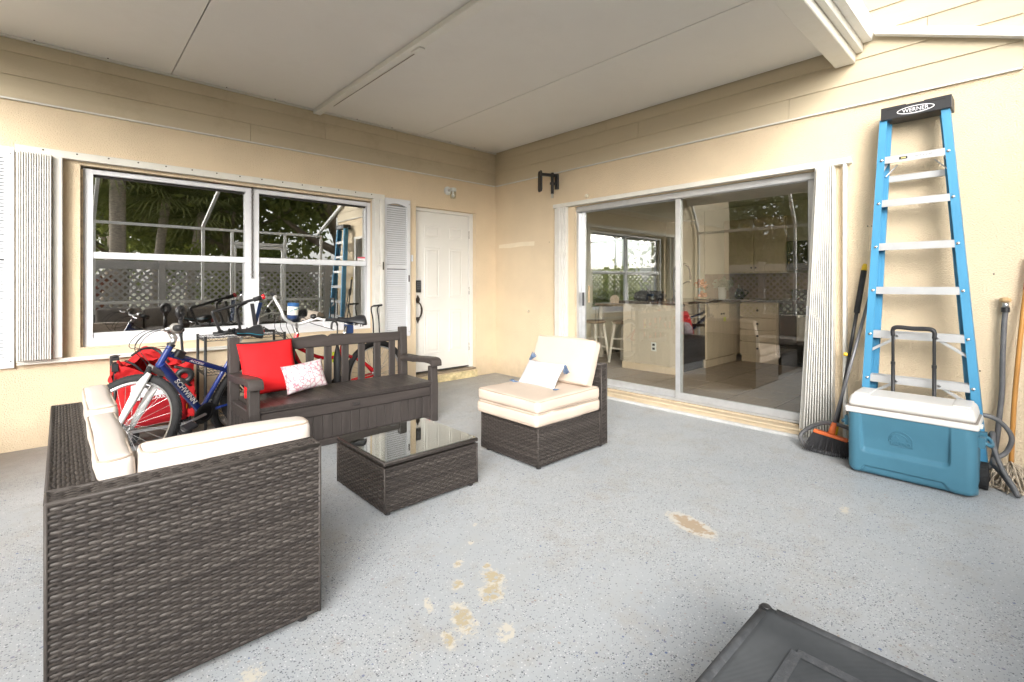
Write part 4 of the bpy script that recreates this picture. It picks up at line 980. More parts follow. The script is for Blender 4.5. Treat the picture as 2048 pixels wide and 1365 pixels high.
# throw pillows
def pillow(name, label, c, u, v, w, h, t, m, seed=0, n=26):
    c, u, v = V(c), V(u).normalized(), V(v).normalized(); nn = u.cross(v).normalized(); v = nn.cross(u)
    mb = MB()
    def P(a, b, s_):
        x, y = a*2-1, b*2-1
        e = (max(0, 1-abs(x)**2.4)*max(0, 1-abs(y)**2.4))**.55
        px = x*(1-.055*(1-y*y)); py = y*(1-.055*(1-x*x))
        q = c+u*(px*w/2)+v*(py*h/2)+nn*(s_*e*t/2)
        return q+noise.noise_vector(q*7+Vector((seed*2.3,0,0)))*.006*(.3+e)+nn*noise.noise(q*16+Vector((seed,0,9)))*.004*e
    mb.grid(lambda a, b: P(a, b, 1), n, n); mb.grid(lambda a, b: P(1-a, b, -1), n, n)
    o = merge(mb.build(name, m, None, base=c-v*h/2, smooth=True), 2e-4)
    return tag(o, label, 'pillow')
red_f = mat('red_cotton', (.72,.018,.022), .85, var=.06, vscale=5, bump=.12, bscale=350, spec=.2)
def floral():
    m = bpy.data.materials.new('floral_print'); m.use_nodes = True; MATS['floral_print'] = m; n, l = m.node_tree.nodes, m.node_tree.links; b = n['Principled BSDF']; b.inputs['Roughness'].default_value = .9
    tc = n.new('ShaderNodeTexCoord'); nz = n.new('ShaderNodeTexNoise'); nz.inputs['Scale'].default_value = 16; l.new(tc.outputs['Object'], nz.inputs['Vector'])
    mx = n.new('ShaderNodeMix'); mx.data_type = 'RGBA'; mx.inputs['Factor'].default_value = .06; l.new(tc.outputs['Object'], mx.inputs['A']); l.new(nz.outputs['Color'], mx.inputs['B'])
    v = n.new('ShaderNodeTexVoronoi'); v.feature = 'DISTANCE_TO_EDGE'; v.inputs['Scale'].default_value = 27; l.new(mx.outputs['Result'], v.inputs['Vector'])
    cr = n.new('ShaderNodeValToRGB'); cr.color_ramp.elements[0].position = .03; cr.color_ramp.elements[0].color = (.45,.20,.25,1); cr.color_ramp.elements[1].position = .09; cr.color_ramp.elements[1].color = (.62,.575,.58,1)
    l.new(v.outputs['Distance'], cr.inputs[0]); l.new(cr.outputs[0], b.inputs['Base Color']); return m
pillow('throw_pillow', 'plain bright red square pillow on the storage bench', (-3.255, -1.045, .585), (1,.06,.03), (0,.34,.94), .415, .42, .15, red_f, 1)
fp = pillow('throw_pillow', 'small white pillow with pink line print beside the red pillow', (-3.040, -1.205, .508), (1,-.02,.12), (-.10,.36,.93), .315, .225, .12, floral(), 2)
pillow_w = mat('white_slub', (.63,.635,.655), .95, var=.05, vscale=3, stretch=(1,12,1), bump=.4, bscale=60, spec=.1)
tp = pillow('throw_pillow', 'white striped lumbar pillow with blue corner tassels on the chair', (-1.760, -2.560, .548), (.02,-1,0), (.62,0,.78), .375, .215, .095, pillow_w, 3)
tas_m = mat('blue_tassel', (.13,.19,.30), .9, var=.3, vscale=40)
uu, vv = V(.02,-1,0).normalized(), V(.62,0,.78).normalized()
for sx, sy, dr_ in ((-1,-1,(-.25,.9,-.1)), (1,-1,(-.5,-.85,-.1)), (-1,1,(.1,-.5,.55)), (1,1,(-.35,-.45,-.75))):
    p = V(-1.760,-2.560,.548)+uu*(sx*.183)+vv*(sy*.104); d = V(dr_).normalized(); mb = MB()
    mb.lathe(p, d, [(.006,0),(.012,.010),(.012,.018),(.008,.022)], 8)
    for k in range(26):
        a = k*2.4; o1 = d.orthogonal().normalized(); o2 = d.cross(o1); r1 = .010*math.sqrt(k/26); r2 = .026*math.sqrt(k/26)
        q0 = p+d*.018+(o1*math.cos(a)+o2*math.sin(a))*r1; q1 = p+d*(.058+.012*random.random())+(o1*math.cos(a)+o2*math.sin(a))*r2
        if q1.z < .478 and sy < 0: q1.z = .478+.004*random.random()
        mb.tube([q0, (q0+q1)/2, q1], .0022, 4)
    mb.build('tassel', tas_m, tp, smooth=True)

# ------------------------------------------------------------------ storage bench
res = mat('brown_resin', (.052,.044,.041), .48, var=.16, vscale=7, stretch=(1,1,1), bump=.22, bscale=70, objvar=.06, spec=.4)
res_h = mat('brown_resin_grain', (.056,.047,.044), .46, var=.2, vscale=10, stretch=(.25,3,3), bump=.3, bscale=60, objvar=.05, spec=.4)
res_v = mat('brown_resin_upright', (.054,.046,.043), .48, var=.2, vscale=10, stretch=(3,3,.25), bump=.3, bscale=60, objvar=.06, spec=.4)
lid_m = mat('brown_resin_lid', (.054,.046,.043), .40, var=.2, vscale=10, stretch=(3,.3,1), bump=.25, bscale=60, objvar=.08, spec=.45)
bn0 = thing('storage_bench', 'dark brown resin storage bench with slatted back and curved arms', 'bench', (-2.73, -1.16, 0))
BX0, BX1, BY0, BY1 = -3.508, -1.952, -1.465, -.862
# posts
for x0, x1 in ((BX0, BX0+.075), (BX1-.075, BX1)):
    MB().prism([(0,0),(.075,0),(.075,.36),(.060,.82),(.002,.82),(.0,.36)], (x0, BY1, 0), (0,-1,0), (0,0,1), (x1-x0,0,0)).build('back_post', res_v, bn0, bevel=.008, seg=2)
    # front leg with a chamfered swelling near the seat
    MB().prism([(0,0),(.062,0),(.066,.33),(.058,.40),(.052,.500),(.0,.500)], (x0, BY0+.066, 0), (0,-1,0), (0,0,1), (x1-x0,0,0)).build('front_leg', res_v, bn0, bevel=.009, seg=2)
    # arm: gently curved board rolled down at the front
    ap = [(BY1-.068,.553),(BY1-.30,.557),(BY0+.20,.566),(BY0+.06,.574),(BY0+.02,.5735),(BY0-.006,.568),(BY0-.024,.556),(BY0-.034,.538),(BY0-.036,.502),(BY0-.006,.502),(BY0+.0,.512),(BY0+.02,.522),(BY0+.10,.524),(BY0+.22,.516),(BY1-.30,.506),(BY1-.068,.502)]
    o = MB().prism(list(reversed(ap)), (x0-.012, 0, 0), (0,1,0), (0,0,1), (x1-x0+.024,0,0)).build('armrest', res_h, bn0, bevel=.006, seg=2); o.data.shade_smooth(); o.data.set_sharp_from_angle(angle=R(30))
    # side rail and side boards
    bx('side_rail', res_h, bn0, x0+.012, x1-.012, BY0+.064, BY1-.074, .262, .342, .006)
    for k in range(5): bx('side_board', res_v, bn0, x0+.020, x1-.020, BY0+.066+k*.0925, BY0+.066+(k+1)*.0925-.004, .02, .2605, .004)
# crest rail with a notch in the middle, wavy top
xa, xb = BX0+.074, BX1-.074; xm = (xa+xb)/2; topc = []
for i in range(41):
    t = i/40; x = xa+(xb-xa)*t; d = abs(x-xm)
    z = .772+.022*min(1, d/.03)*math.exp(-(d/.28)**2) + .002
    topc.append((x-xa, z))
MB().prism([(0,.690),(xb-xa,.690)]+list(reversed(topc)), (xa, BY1-.010, 0), (1,0,0), (0,0,1), (0,-.042,0)).build('crest_rail', res_h, bn0, bevel=.005)
bx('emblem', res, bn0, xm-.055, xm+.055, BY1-.0545, BY1-.0523, .722, .744, .002)
# back slats, leaning with the posts
ns = 9; sl0 = None
for k in range(ns):
    x = xa+(xb-xa)*(k+.5)/ns
    if sl0 is None:
        sl0 = MB().prism([(-.033,.352),(.033,.352),(.033,.692),(-.033,.692)], (x, BY1-.022, 0), (1,0,0), (0,0,1), (0,-.020,0)).build('back_slat', res_v, bn0, bevel=.005); x00 = x
    else: dup(sl0, x-x00, 0, 0, bn0)
# lid boards, apron, front boards, plinth
nb = 17; lw = (xb-xa+.02)/nb
for k in range(nb):
    x = xa-.01+k*lw; bx('lid_board', lid_m, bn0, x+.0012, x+lw-.0012, BY0+.004, BY1-.076, .346, .368, .0025)
for k in range(96):
    pass
rib = MB()
for k in range(150):
    x = xa-.008+(xb-xa+.016)*k/150; rib.box(x, x+.0062, BY0-.001, BY0+.0036, .347, .3665)
rib.build('lid_edge_ribs', lid_m, bn0, kind='stuff')
bx('lid_frame', res, bn0, xa-.01, xb+.01, BY0+.006, BY1-.078, .330, .3445)
bx('front_rail', res_h, bn0, xa+.002, xb-.002, BY0+.012, BY0+.040, .240, .322, .006)
nb = 19; lw = (xb-xa)/nb
for k in range(nb): bx('front_board', res_v, bn0, xa+k*lw+.0012, xa+(k+1)*lw-.0012, BY0+.024, BY0+.042, .055, .2385, .003)
bx('plinth', res_h, bn0, xa+.002, xb-.002, BY0+.014, BY0+.042, .004, .0535, .005)
bx('back_board', res_v, bn0, xa+.002, xb-.002, BY1-.03, BY1-.012, .02, .345)
lt = bx('latch', res, bn0, xm-.040, xm+.040, BY0+.004, BY0+.0115, .272, .300, .003)
for dx in (-.014, .016): MB().torus((xm+dx, BY0-.001, .286), (0,1,0), .008, .0025, 14, 6).build('lock_ring', black_p, lt, smooth=True)
# ------------------------------------------------------------------ bicycles
blue_p = mat('blue_frame_paint', (.012,.030,.17), .22, var=.05, coat=.5, spec=.5)
navy_p = mat('navy_plastic', (.02,.045,.13), .35, var=.05)
red_p = mat('red_frame_paint', (.50,.010,.016), .22, var=.05, coat=.5)
white_p = mat('white_fork_paint', (.80,.80,.80), .3, var=.04, dirt=.2, dirtcol=(.3,.28,.25), dscale=20)
letter_w = mat('white_lettering', (.82,.82,.84), .5)
alloy = mat('brushed_alloy', (.55,.55,.55), .35, metal=.9, var=.08, vscale=30)
sad_m = mat('saddle_vinyl', (.022,.023,.026), .35, var=.15, vscale=15, bump=.1, bscale=200)
teal = mat('teal_stripe', (.01,.22,.33), .5)
redlens = mat('red_lens', (.55,.015,.02), .2)
def wheel(parent, c, ax, plane_up, Rr=.315, tr=.026, name='wheel', rim_m=alloy, nsp=32, tread=True):
    c, ax = V(c), V(ax).normalized()
    w_ = MB().torus(c, ax, Rr, tr, 64, 12).build(name, rubber, parent, smooth=True)
    a = ax.orthogonal().normalized(); b = ax.cross(a)
    if tread:
        kn = MB(); nk = 96
        for i in range(nk):
            t = 2*PI*i/nk; e = a*math.cos(t)+b*math.sin(t); tn = ax.cross(e)
            for k, (al, sg) in enumerate(((-.6, 1), (0, -1), (.6, 1))):
                d = e*math.cos(al)+ax*math.sin(al); p = c+e*Rr+d*(tr+.0005); s2 = tn if k % 2 else (tn+ax*.5*sg)
                kn.obox(p, s2, d.cross(s2), d, .0065, .0055, .0022)
        kn.build('tread', rubber, w_, kind='stuff')
    rim = MB()
    prof = [(Rr-tr*.75, .012), (Rr-tr*.55, .013), (Rr-tr*.55, -.013), (Rr-tr*.75, -.012), (Rr-tr*1.35, -.007), (Rr-tr*1.35, .007)]
    n = 64; vs_ = []
    for i in range(n):
        e = a*math.cos(2*PI*i/n)+b*math.sin(2*PI*i/n); vs_ += [c+e*r_+ax*h_ for r_, h_ in prof]
    m_ = len(prof); rim.add(vs_, [(i*m_+k, ((i+1) % n)*m_+k, ((i+1) % n)*m_+(k+1) % m_, i*m_+(k+1) % m_) for i in range(n) for k in range(m_)]); rim.build('rim', rim_m, w_, smooth=R(40))
    MB().tube([c-ax*.055, c+ax*.055], .009).lathe(c-ax*.032, ax, [(.018,0),(.018,.004),(.012,.008),(.012,.056),(.018,.060),(.018,.064)], 14).build('hub', alloy, w_, smooth=R(40))
    sp = MB()
    for i in range(nsp):
        t = 2*PI*i/nsp; sg = 1 if i % 2 else -1; ph = t+(.9 if (i//2) % 2 else -.9)
        sp.tube([c+ax*sg*.028+(a*math.cos(ph)+b*math.sin(ph))*.018, c+(a*math.cos(t)+b*math.sin(t))*(Rr-tr*1.3)], .0014, 4, cap=False)
    sp.build('spokes', steel, w_, kind='stuff', smooth=True)
    return w_
class Frame:
    def __init__(s, x, y, ps, ph): s.o = (x, y, ps, ph)
    def __call__(s, X, Y, Z):
        x, y, ps, ph = s.o; y2 = Y*math.cos(ph)-Z*math.sin(ph); z2 = Y*math.sin(ph)+Z*math.cos(ph)
        return V(x+X*math.cos(ps)-y2*math.sin(ps), y+X*math.sin(ps)+y2*math.cos(ps), z2)
    def d(s, X, Y, Z): return s(X, Y, Z)-s(0, 0, 0)
def saddle(parent, F, x, z, m, L=.27, W=.16, springs=False, stripe=False):
    def P(u, v):
        t = u; wd = W*(.16+.84*max(0, min(1, (t-.25)/.6))**1.5)/2*(1 if t < .93 else (1-(t-.93)/.07*.6)); wd = max(wd, .018 if t > .02 else .006); ef = math.sqrt(max(.02, 1-((t-.72)/.285)**2)) if t > .72 else 1.; wd *= ef
        a = -1.45+2.9*v; prof = math.sin(a)
        zz = -.115*max(.34, wd/(W/2))**.7*(1-math.cos(a))-.03*(1-ef)+.016*(1-math.sin(PI*min(1, t*1.2)))+.018*t*t
        return F(x+L*(.5-t), wd*prof, z+zz)
    mb = MB().grid(P, 22, 16); mb.grid(lambda u, v: P(u, 1-v)-F.d(0,0,.030)*(1-abs(2*v-1)), 22, 16)
    o = merge(mb.build('saddle', m, parent, smooth=True), 5e-4)
    if stripe:
        for sg in (.10, .90): MB().tube([P(t, sg)+F.d(0,0,.002) for t in [i/16 for i in range(1, 16)]], .0028, 5).build('stripe', teal, o, smooth=True)
    MB().tube([F(x+L*.3,.018,z-.05), F(x,.02,z-.068), F(x-L*.3,.018,z-.05)], .0035, 6).tube([F(x+L*.3,-.018,z-.05), F(x,-.02,z-.068), F(x-L*.3,-.018,z-.05)], .0035, 6).build('saddle_rail', steel, o, smooth=True)
    if springs:
        for sy in (-1, 1):
            MB().tube([F(x-L*.28+.016*math.cos(t), sy*.05+.016*math.sin(t), z-.045-.008*t/ (2*PI)*1.0) for t in [k*PI/5 for k in range(51)]], .003, 5).build('spring', steel, o, smooth=True)
    return o

bb_ = thing('mountain_bicycle', 'blue mountain bicycle with white fork leaning behind the bench', 'bicycle', (-3.75, -.85, 0))
F = Frame(-3.347, -.532, 3.65582, -.31885)
HT, HB, BBk, RH = F(.80,0,.86), F(.845,0,.73), F(.43,0,.29), F(0,0,.33)
fm = MB()
SC = F(.305,0,.60); ST = F(.272,0,.70)
fm.tube([F(.842,0,.74), (F(.842,0,.74)+BBk)/2, BBk+F.d(.01,0,.01)], [.030,.032,.026], 12).tube([F(.815,0,.81), SC], [.022,.018], 12).tube([BBk, ST], .017, 10).tube([HB, HT], .021, 12)
fm.lathe(BBk-F.d(0,.036,0), F.d(0,1,0), [(.021,0),(.021,.072)], 14)
frm = fm.build('frame', blue_p, bb_, smooth=R(45))
MB().tube([BBk+F.d(-.03,.03,0), F(.02,.058,.33)], [.011,.008], 8).tube([BBk+F.d(-.03,-.03,0), F(.02,-.058,.33)], [.011,.008], 8).tube([SC+F.d(-.01,.02,0), F(.015,.058,.345)], [.010,.007], 8).tube([SC+F.d(-.01,-.02,0), F(.015,-.058,.345)], [.010,.007], 8).build('rear_stays', blue_p, bb_, smooth=True)
side = F.d(0,-1,0) if (F(0,-1,0)-cam.location).length < (F(0,1,0)-cam.location).length else F.d(0,1,0)
dt_u = (BBk-F(.842,0,.74)).normalized(); up_ = dt_u.cross(side).normalized()
if up_.z < 0: up_ = -up_
mid = F(.842,0,.74)*.47+BBk*.53
def flank(p, u, off):  # lettering basis facing the viewer's side
    v = (side.cross(u)).normalized(); 
    return v if v.z > 0 else -v
vdir = side.normalized().cross(dt_u).normalized()
text('lettering', 'SCHWINN', letter_w, bb_, mid+side.normalized()*.0335+vdir*.001, dt_u, vdir, .034, width=.30, shear=.15, bold=True)
tt_u = (SC-F(.815,0,.81)).normalized(); v2 = side.normalized().cross(tt_u).normalized()
text('lettering', 'ACCESS', letter_w, bb_, F(.815,0,.81)*.55+SC*.45+side.normalized()*.0215, tt_u, v2, .014, width=.13, shear=.2)
bx_ = MB().obox(F(.735,0,.80)+side.normalized()*.02, tt_u, v2, side, .035, .026, .018).build('frame_bag', black_p, bb_, bevel=.006)
MB().tube([ST, F(.222,0,.86)], .0135, 10).build('seat_post', alloy, bb_, smooth=True)
saddle(bb_, F, .175, .925, sad_m, stripe=True)
MB().lathe(F(.035,0,.885), F.d(-1,0,0), [(.022,0),(.022,.012),(.012,.022),(.0,.024)], 14).build('rear_light', redlens, bb_, smooth=R(40))
wheel(bb_, RH, F.d(0,1,0), None)
# cranks and chainring
ck = MB().lathe(BBk+side.normalized()*.045, side, [(.085,0),(.085,.004),(.06,.004),(.06,0)], 28).build('chainring', black_m, bb_, smooth=R(30))
cdir = F.d(.88,0,-.18).normalized(); MB().bar(BBk+side.normalized()*.06, BBk+side.normalized()*.066+cdir*.17, .014, .024, up=side).build('crank', alloy, ck, bevel=.004)
MB().obox(BBk+side.normalized()*.11+cdir*.17, cdir, side, cdir.cross(side), .045, .035, .011).build('pedal', black_p, ck, bevel=.003)
MB().bar(BBk-side.normalized()*.06, BBk-side.normalized()*.06-cdir*.17, .014, .024, up=side).build('crank', alloy, ck, bevel=.004)
MB().obox(BBk-side.normalized()*.10-cdir*.17, cdir, side, cdir.cross(side), .045, .035, .011).build('pedal', black_p, ck, bevel=.003)
for k, r_ in enumerate((.045, .036, .028)): MB().lathe(RH+side.normalized()*(.034+.006*k), side, [(r_,0),(r_,.003)], 20).build('sprocket', bronze, bb_)
# front end, steered hard over: wheel plane faces the viewer
FH = V(-4.160, -1.235, .335)
sa = (HT-HB).normalized(); hw_ = V(.73, -.68, 0)
axle = hw_.cross((HB-FH)).normalized()
if axle.dot(V(.68,.73,0)) > 0: axle = -axle        # points to the viewer
hz = axle.cross(sa).normalized()
crown = HB-sa*.035
MB().obox(crown-sa*.005, axle, hz, sa, .068, .022, .020).build('fork_crown', alloy, bb_, bevel=.006)
for sg in (-1, 1):
    top_ = crown+axle*sg*.058; bot_ = FH+axle*sg*.052; dd = bot_-top_
    MB().tube([top_, top_+dd*.36], .0185, 10).build('fork_boot', rubber, bb_, smooth=True)
    MB().tube([top_+dd*.10+hz*(-.012), top_+dd*.30, top_+dd*.6, bot_], [.017,.026,.024,.016], 12).build('fork_leg', white_p, bb_, smooth=True)
ar = [crown+(FH-crown)*.30+axle*(.055*math.cos(t))+((FH-crown).cross(axle)).normalized()*(.03*math.sin(t)) for t in [PI*i/8 for i in range(9)]]
MB().tube(ar, .010, 8).build('fork_arch', white_p, bb_, smooth=True)
wheel(bb_, FH, axle, None)
MB().tube([FH+axle*.055, FH+axle*.075, FH+axle*.078+V(.05,-.04,-.03)], .005, 6).build('axle_lever', alloy, bb_, smooth=True)
for sg in (-1, 1):
    p = crown+(FH-crown)*.35+axle*sg*.034; MB().tube([p, p-sa*-.02+(crown-FH).normalized()*.10+axle*sg*.006], .006, 6).build('brake_arm', alloy, bb_, smooth=True)
# stem, bar, grips, levers, cables
S0 = HT+sa*.012; S1 = S0+sa*.05; BC = S1+(-hz if (-hz).dot(V(-1,-.4,0)) > 0 else hz)*.06+sa*.02
MB().tube([HT, HT+sa*.015], .026, 12).build('headset', black_m, bb_, smooth=R(40))
MB().tube([S0, S1], .017, 10).tube([S1-sa*.01, BC], [.020,.018], 10).build('stem', alloy, bb_, smooth=True)
bw = V(-.17,-.98,.10).normalized(); sweep = V(.95,-.16,-.05).normalized()
hb = smooth_path([BC+bw*.29+sweep*.05+sa*.02, BC+bw*.15+sweep*.02+sa*.022, BC+bw*.05, BC-bw*.05, BC-bw*.15+sweep*.02+sa*.022, BC-bw*.29+sweep*.05+sa*.02], 4)
MB().tube(hb, .0125, 10).build('handlebar', black_m, bb_, smooth=True)
for sg in (1, -1):
    e = BC+bw*sg*.29+sweep*.05+sa*.02; i_ = BC+bw*sg*.17+sweep*.026+sa*.022
    MB().tube([e, e+(i_-e)*.5, i_], [.021,.019,.021], 12).build('grip', rubber, bb_, smooth=True)
    MB().lathe(i_-(e-i_)*.25, (e-i_), [(.026,0),(.033,.008),(.033,.045),(.024,.052)], 14).build('shifter', mat('grey_plastic', (.20,.19,.17), .4), bb_, smooth=R(40))
    lv = i_-(e-i_).normalized()*.01; MB().tube(smooth_path([lv-sweep*.02, lv-sweep*.055-sa*.012, lv-sweep*.062+bw*sg*.06-sa*.014, lv-sweep*.05+bw*sg*.13-sa*.016], 4), [.011]*4+[.008]*4+[.006]*5, 8).build('brake_lever', alloy, bb_, smooth=True)
    for k in range(2):
        tgt = crown+axle*sg*.03-sweep*.03 if k == 0 else F(.80,0,.80)+side.normalized()*.02*sg
        MB().tube(smooth_path([lv-sweep*.03, lv-sweep*(.13+.03*k)-sa*.03, lv-sweep*(.15+.02*k)-sa*.14, tgt+sa*.05-sweep*.04*(1-k), tgt], 6), .0024, 5).build('cable', black_m, bb_, smooth=True)

# red cruiser standing between the bench and the wall
rc = thing('cruiser_bicycle', 'red cruiser bicycle with swept chrome bars behind the bench', 'bicycle', (-2.6, -.64, 0))
G = Frame(-2.135, -.60, PI+.09, -.05)
RW, FW, BB2 = G(0,0,.335), G(1.06,0,.335), G(.42,0,.29)
h1, h0 = G(.80,0,.80), G(.84,0,.66)
def curve(P, r_): return MB().tube(smooth_path(P, 5), r_, 10)
curve([G(.83,0,.70), G(.62,0,.58), G(.48,0,.550), G(.35,0,.565), G(.16,0,.48), G(.01,.05,.345)], .0165).build('top_tube', red_p, rc, smooth=True)
curve([G(.84,0,.66), G(.74,0,.48), G(.60,0,.36), BB2], .020).build('down_tube', red_p, rc, smooth=True)
MB().tube([h0, h1], .020, 12).build('head_tube', red_p, rc, smooth=R(40))
MB().tube([BB2, G(.37,0,.66)], .016, 10).tube([BB2, G(.0,.05,.335)], .009, 8).tube([BB2, G(.0,-.05,.335)], .009, 8).build('frame', red_p, rc, smooth=R(40))
curve([G(.36,0,.565), G(.16,0,.48), G(.01,-.05,.345)], .010).build('seat_stay', red_p, rc, smooth=True)
MB().tube([G(.37,0,.66), G(.335,0,.84)], .0135, 10).build('seat_post', chrome, rc, smooth=True)
saddle(rc, G, .275, .915, sad_m, L=.28, W=.23, springs=True)
wheel(rc, RW, G.d(0,1,0), None, Rr=.310, tr=.028, tread=False)
stdir = .0
wheel(rc, FW, G.d(.10,1,0), None, Rr=.310, tr=.028, tread=False)
MB().tube([h0, G(.87,.045,.60), FW+G.d(0,.055,0)], .011, 8).tube([h0, G(.87,-.045,.60), FW+G.d(0,-.055,0)], .011, 8).build('fork', red_p, rc, smooth=True)
ckr = MB().lathe(BB2+G.d(0,.04,0), G.d(0,1,0), [(.09,0),(.09,.004),(.06,.004),(.06,0)], 28).build('chainring', chrome, rc, smooth=R(30))
MB().bar(BB2+G.d(0,.06,0), BB2+G.d(-.10,.06,-.14), .014, .022).build('crank', chrome, ckr, bevel=.003)
# bars: wide, swept, steered towards the bench
clamp = V(-2.868, -.52, .868)
MB().tube([h1, h1*.5+clamp*.5+V(0,0,-.005), clamp], .014, 10).build('stem', chrome, rc, smooth=True)
bar = smooth_path([(-3.02,-.42,1.128), (-3.035,-.46,1.10), (-2.995,-.50,1.00), (-2.975,-.51,.935), (-2.92,-.52,.885), clamp, (-2.80,-.54,.885), (-2.71,-.58,.915), (-2.665,-.60,.905), (-2.60,-.62,.902), (-2.46,-.66,.892)], 5)
MB().tube(bar, .0138, 10).build('handlebar', mat('polished_alloy', (.80,.80,.80), .28, metal=.6), rc, smooth=True)
MB().tube([(-2.64,-.612,.904),(-2.46,-.66,.892)], [.0155,.0155], 10).build('grip', rubber, rc, smooth=True)
MB().tube([(-3.02,-.42,1.128),(-3.05,-.40,1.155)], .0155, 10).build('grip', rubber, rc, smooth=True)
MB().tube(smooth_path([(-3.06,-.49,1.10),(-3.10,-.50,1.05),(-3.11,-.50,1.03)], 4), .006, 6).build('brake_lever', alloy, rc, smooth=True)
MB().tube(smooth_path([(-2.66,-.625,.90),(-2.66,-.645,.845),(-2.60,-.66,.835),(-2.53,-.68,.805)], 4), .006, 6).build('brake_lever', white_p, rc, smooth=True)
MB().lathe((-2.735,-.575,.925), (0,0,1), [(.010,-.015),(.030,.0),(.031,.014),(.022,.030),(.0,.036)], 16).build('bell', appl, rc, smooth=True)
for k in range(4):
    MB().tube(smooth_path([(-2.99+.03*k,-.50,1.0-.05*k),(-3.06+.05*k,-.53,.86),(-2.98+.035*k,-.55,.74),(-2.90+.02*k,-.55,.70)], 5), .003, 5).build('cable', black_m, rc, smooth=True)
MB().tube(smooth_path([(-2.84,-.54,.96),(-2.76,-.56,.88),(-2.66,-.58,.84),(-2.55,-.60,.80)], 5), .003, 5).build('cable', black_m, rc, smooth=True)
bx('tool_bag', navy_p, rc, -2.46, -2.38, -.66, -.60, .76, .87, .012, seg=2)
bx('reflector', mat('neon_yellow', (.65,.75,.03), .5), rc, -2.585, -2.56, -.66, -.63, .50, .60, .006)
# cup holder on the bars
cu = thing('cup_holder', 'cream and blue foam drink holder clipped on the cruiser bars', 'cup holder', (-2.945, -.53, .90))
ca = V(.08, -.02, 1).normalized(); c0 = V(-2.918, -.555, .925)
MB().lathe(c0, ca, [(.040,0),(.042,.012),(.045,.032)], 22).build('base_band', navy_p, cu, smooth=R(40))
MB().lathe(c0+ca*.0325, ca, [(.045,0),(.048,.075)], 22).build('body', mat('cream_foam', (.76,.74,.64), .8), cu, smooth=R(40))
MB().lathe(c0+ca*.108, ca, [(.049,0),(.050,.032),(.044,.034),(.042,.004)], 22).build('rim_band', mat('blue_foam', (.02,.10,.27), .7), cu, smooth=R(40))
for k in range(3):
    a = -2.2+k*.75; q = c0+ca*(.07+.012*k)+V(math.cos(a)*.0475, math.sin(a)*.0475, 0); MB().obox(q, V(-math.sin(a), math.cos(a), .15), ca, V(math.cos(a), math.sin(a), 0), .014, .005, .002).build('print_mark', mat('teal_print', (.03,.20,.25), .7), cu)

# ------------------------------------------------------------------ wire shelf and the bike carrier on it
wsf = thing('wire_shelf', 'black wire shelving unit under the window', 'shelf', (-3.27, -.30, 0))
QX0, QX1, QY0, QY1 = -3.575, -2.950, -.455, -.150
for x in (QX0, QX1):
    for y in (QY0, QY1):
        MB().tube([(x,y,.0),(x,y,.80)], .0115, 10).build('post', black_m, wsf, smooth=True)
for z in (.14, .50, .785):
    mb = MB()
    for y in (QY0, QY1):
        mb.tube([(QX0,y,z),(QX1,y,z)], .003, 5).tube([(QX0,y,z-.025),(QX1,y,z-.025)], .003, 5)
        zig = [(QX0+.02+(QX1-QX0-.04)*i/30, y, z-.025*(i % 2)) for i in range(31)]; mb.tube(zig, .002, 4)
    for x in (QX0, QX1):
        mb.tube([(x,QY0,z),(x,QY1,z)], .003, 5).tube([(x,QY0,z-.025),(x,QY1,z-.025)], .003, 5); mb.tube([(x, QY0+.015+(QY1-QY0-.03)*i/14, z-.025*(i % 2)) for i in range(15)], .002, 4)
    for i in range(25): x = QX0+.02+(QX1-QX0-.04)*i/24; mb.tube([(x,QY0,z+.003),(x,QY1,z+.003)], .0018, 4)
    mb.build('wire_deck', black_m, wsf, smooth=True, kind='stuff')
bc = thing('bike_carrier', 'folded black tubular bike carrier lying on the wire shelf', 'bike rack', (-3.3, -.32, .79))
MB().tube(smooth_path([(-3.44,-.36,.80),(-3.46,-.36,.86),(-3.505,-.37,.985),(-3.49,-.37,1.005),(-3.42,-.37,1.025),(-3.25,-.38,1.08),(-3.17,-.38,1.10)], 4), .0125, 8).build('main_bow', black_m, bc, smooth=True)
MB().tube(smooth_path([(-3.25,-.20,.80),(-3.27,-.22,.90),(-3.30,-.30,1.02),(-3.24,-.36,1.075)], 4), .0125, 8).build('main_bow', black_m, bc, smooth=True)
MB().bar((-3.20,-.37,1.06),(-3.16,-.33,.84), .03, .012).build('strap', black_p, bc); MB().bar((-3.13,-.37,1.07),(-3.16,-.31,.86), .035, .006).build('strap', navy_p, bc)
MB().tube([(-3.19,-.38,1.095),(-3.13,-.385,1.115)], .020, 10).build('grip_pad', rubber, bc, smooth=True)
MB().lathe((-3.125,-.386,1.117), (.9,-.1,.3), [(.020,0),(.024,.006),(.024,.022),(.012,.030),(.0,.031)], 14).build('end_cap', redlens, bc, smooth=R(40))
for a, b in (((-3.50,-.40,.806),(-3.05,-.28,.812)), ((-3.48,-.25,.806),(-3.02,-.40,.812)), ((-3.46,-.33,.818),(-3.10,-.22,.824)), ((-3.42,-.42,.815),(-3.30,-.20,.83))): MB().tube([a, b], .011, 8).build('fold_arm', black_m, bc, smooth=True)
for k in range(6):
    x = -3.48+k*.07; MB().tube(smooth_path([(x,-.40,.81),(x+.03,-.36,.845),(x+.05,-.30,.835),(x+.09,-.28,.812)], 4), .006, 5).build('cradle_strap', black_p, bc, smooth=True)

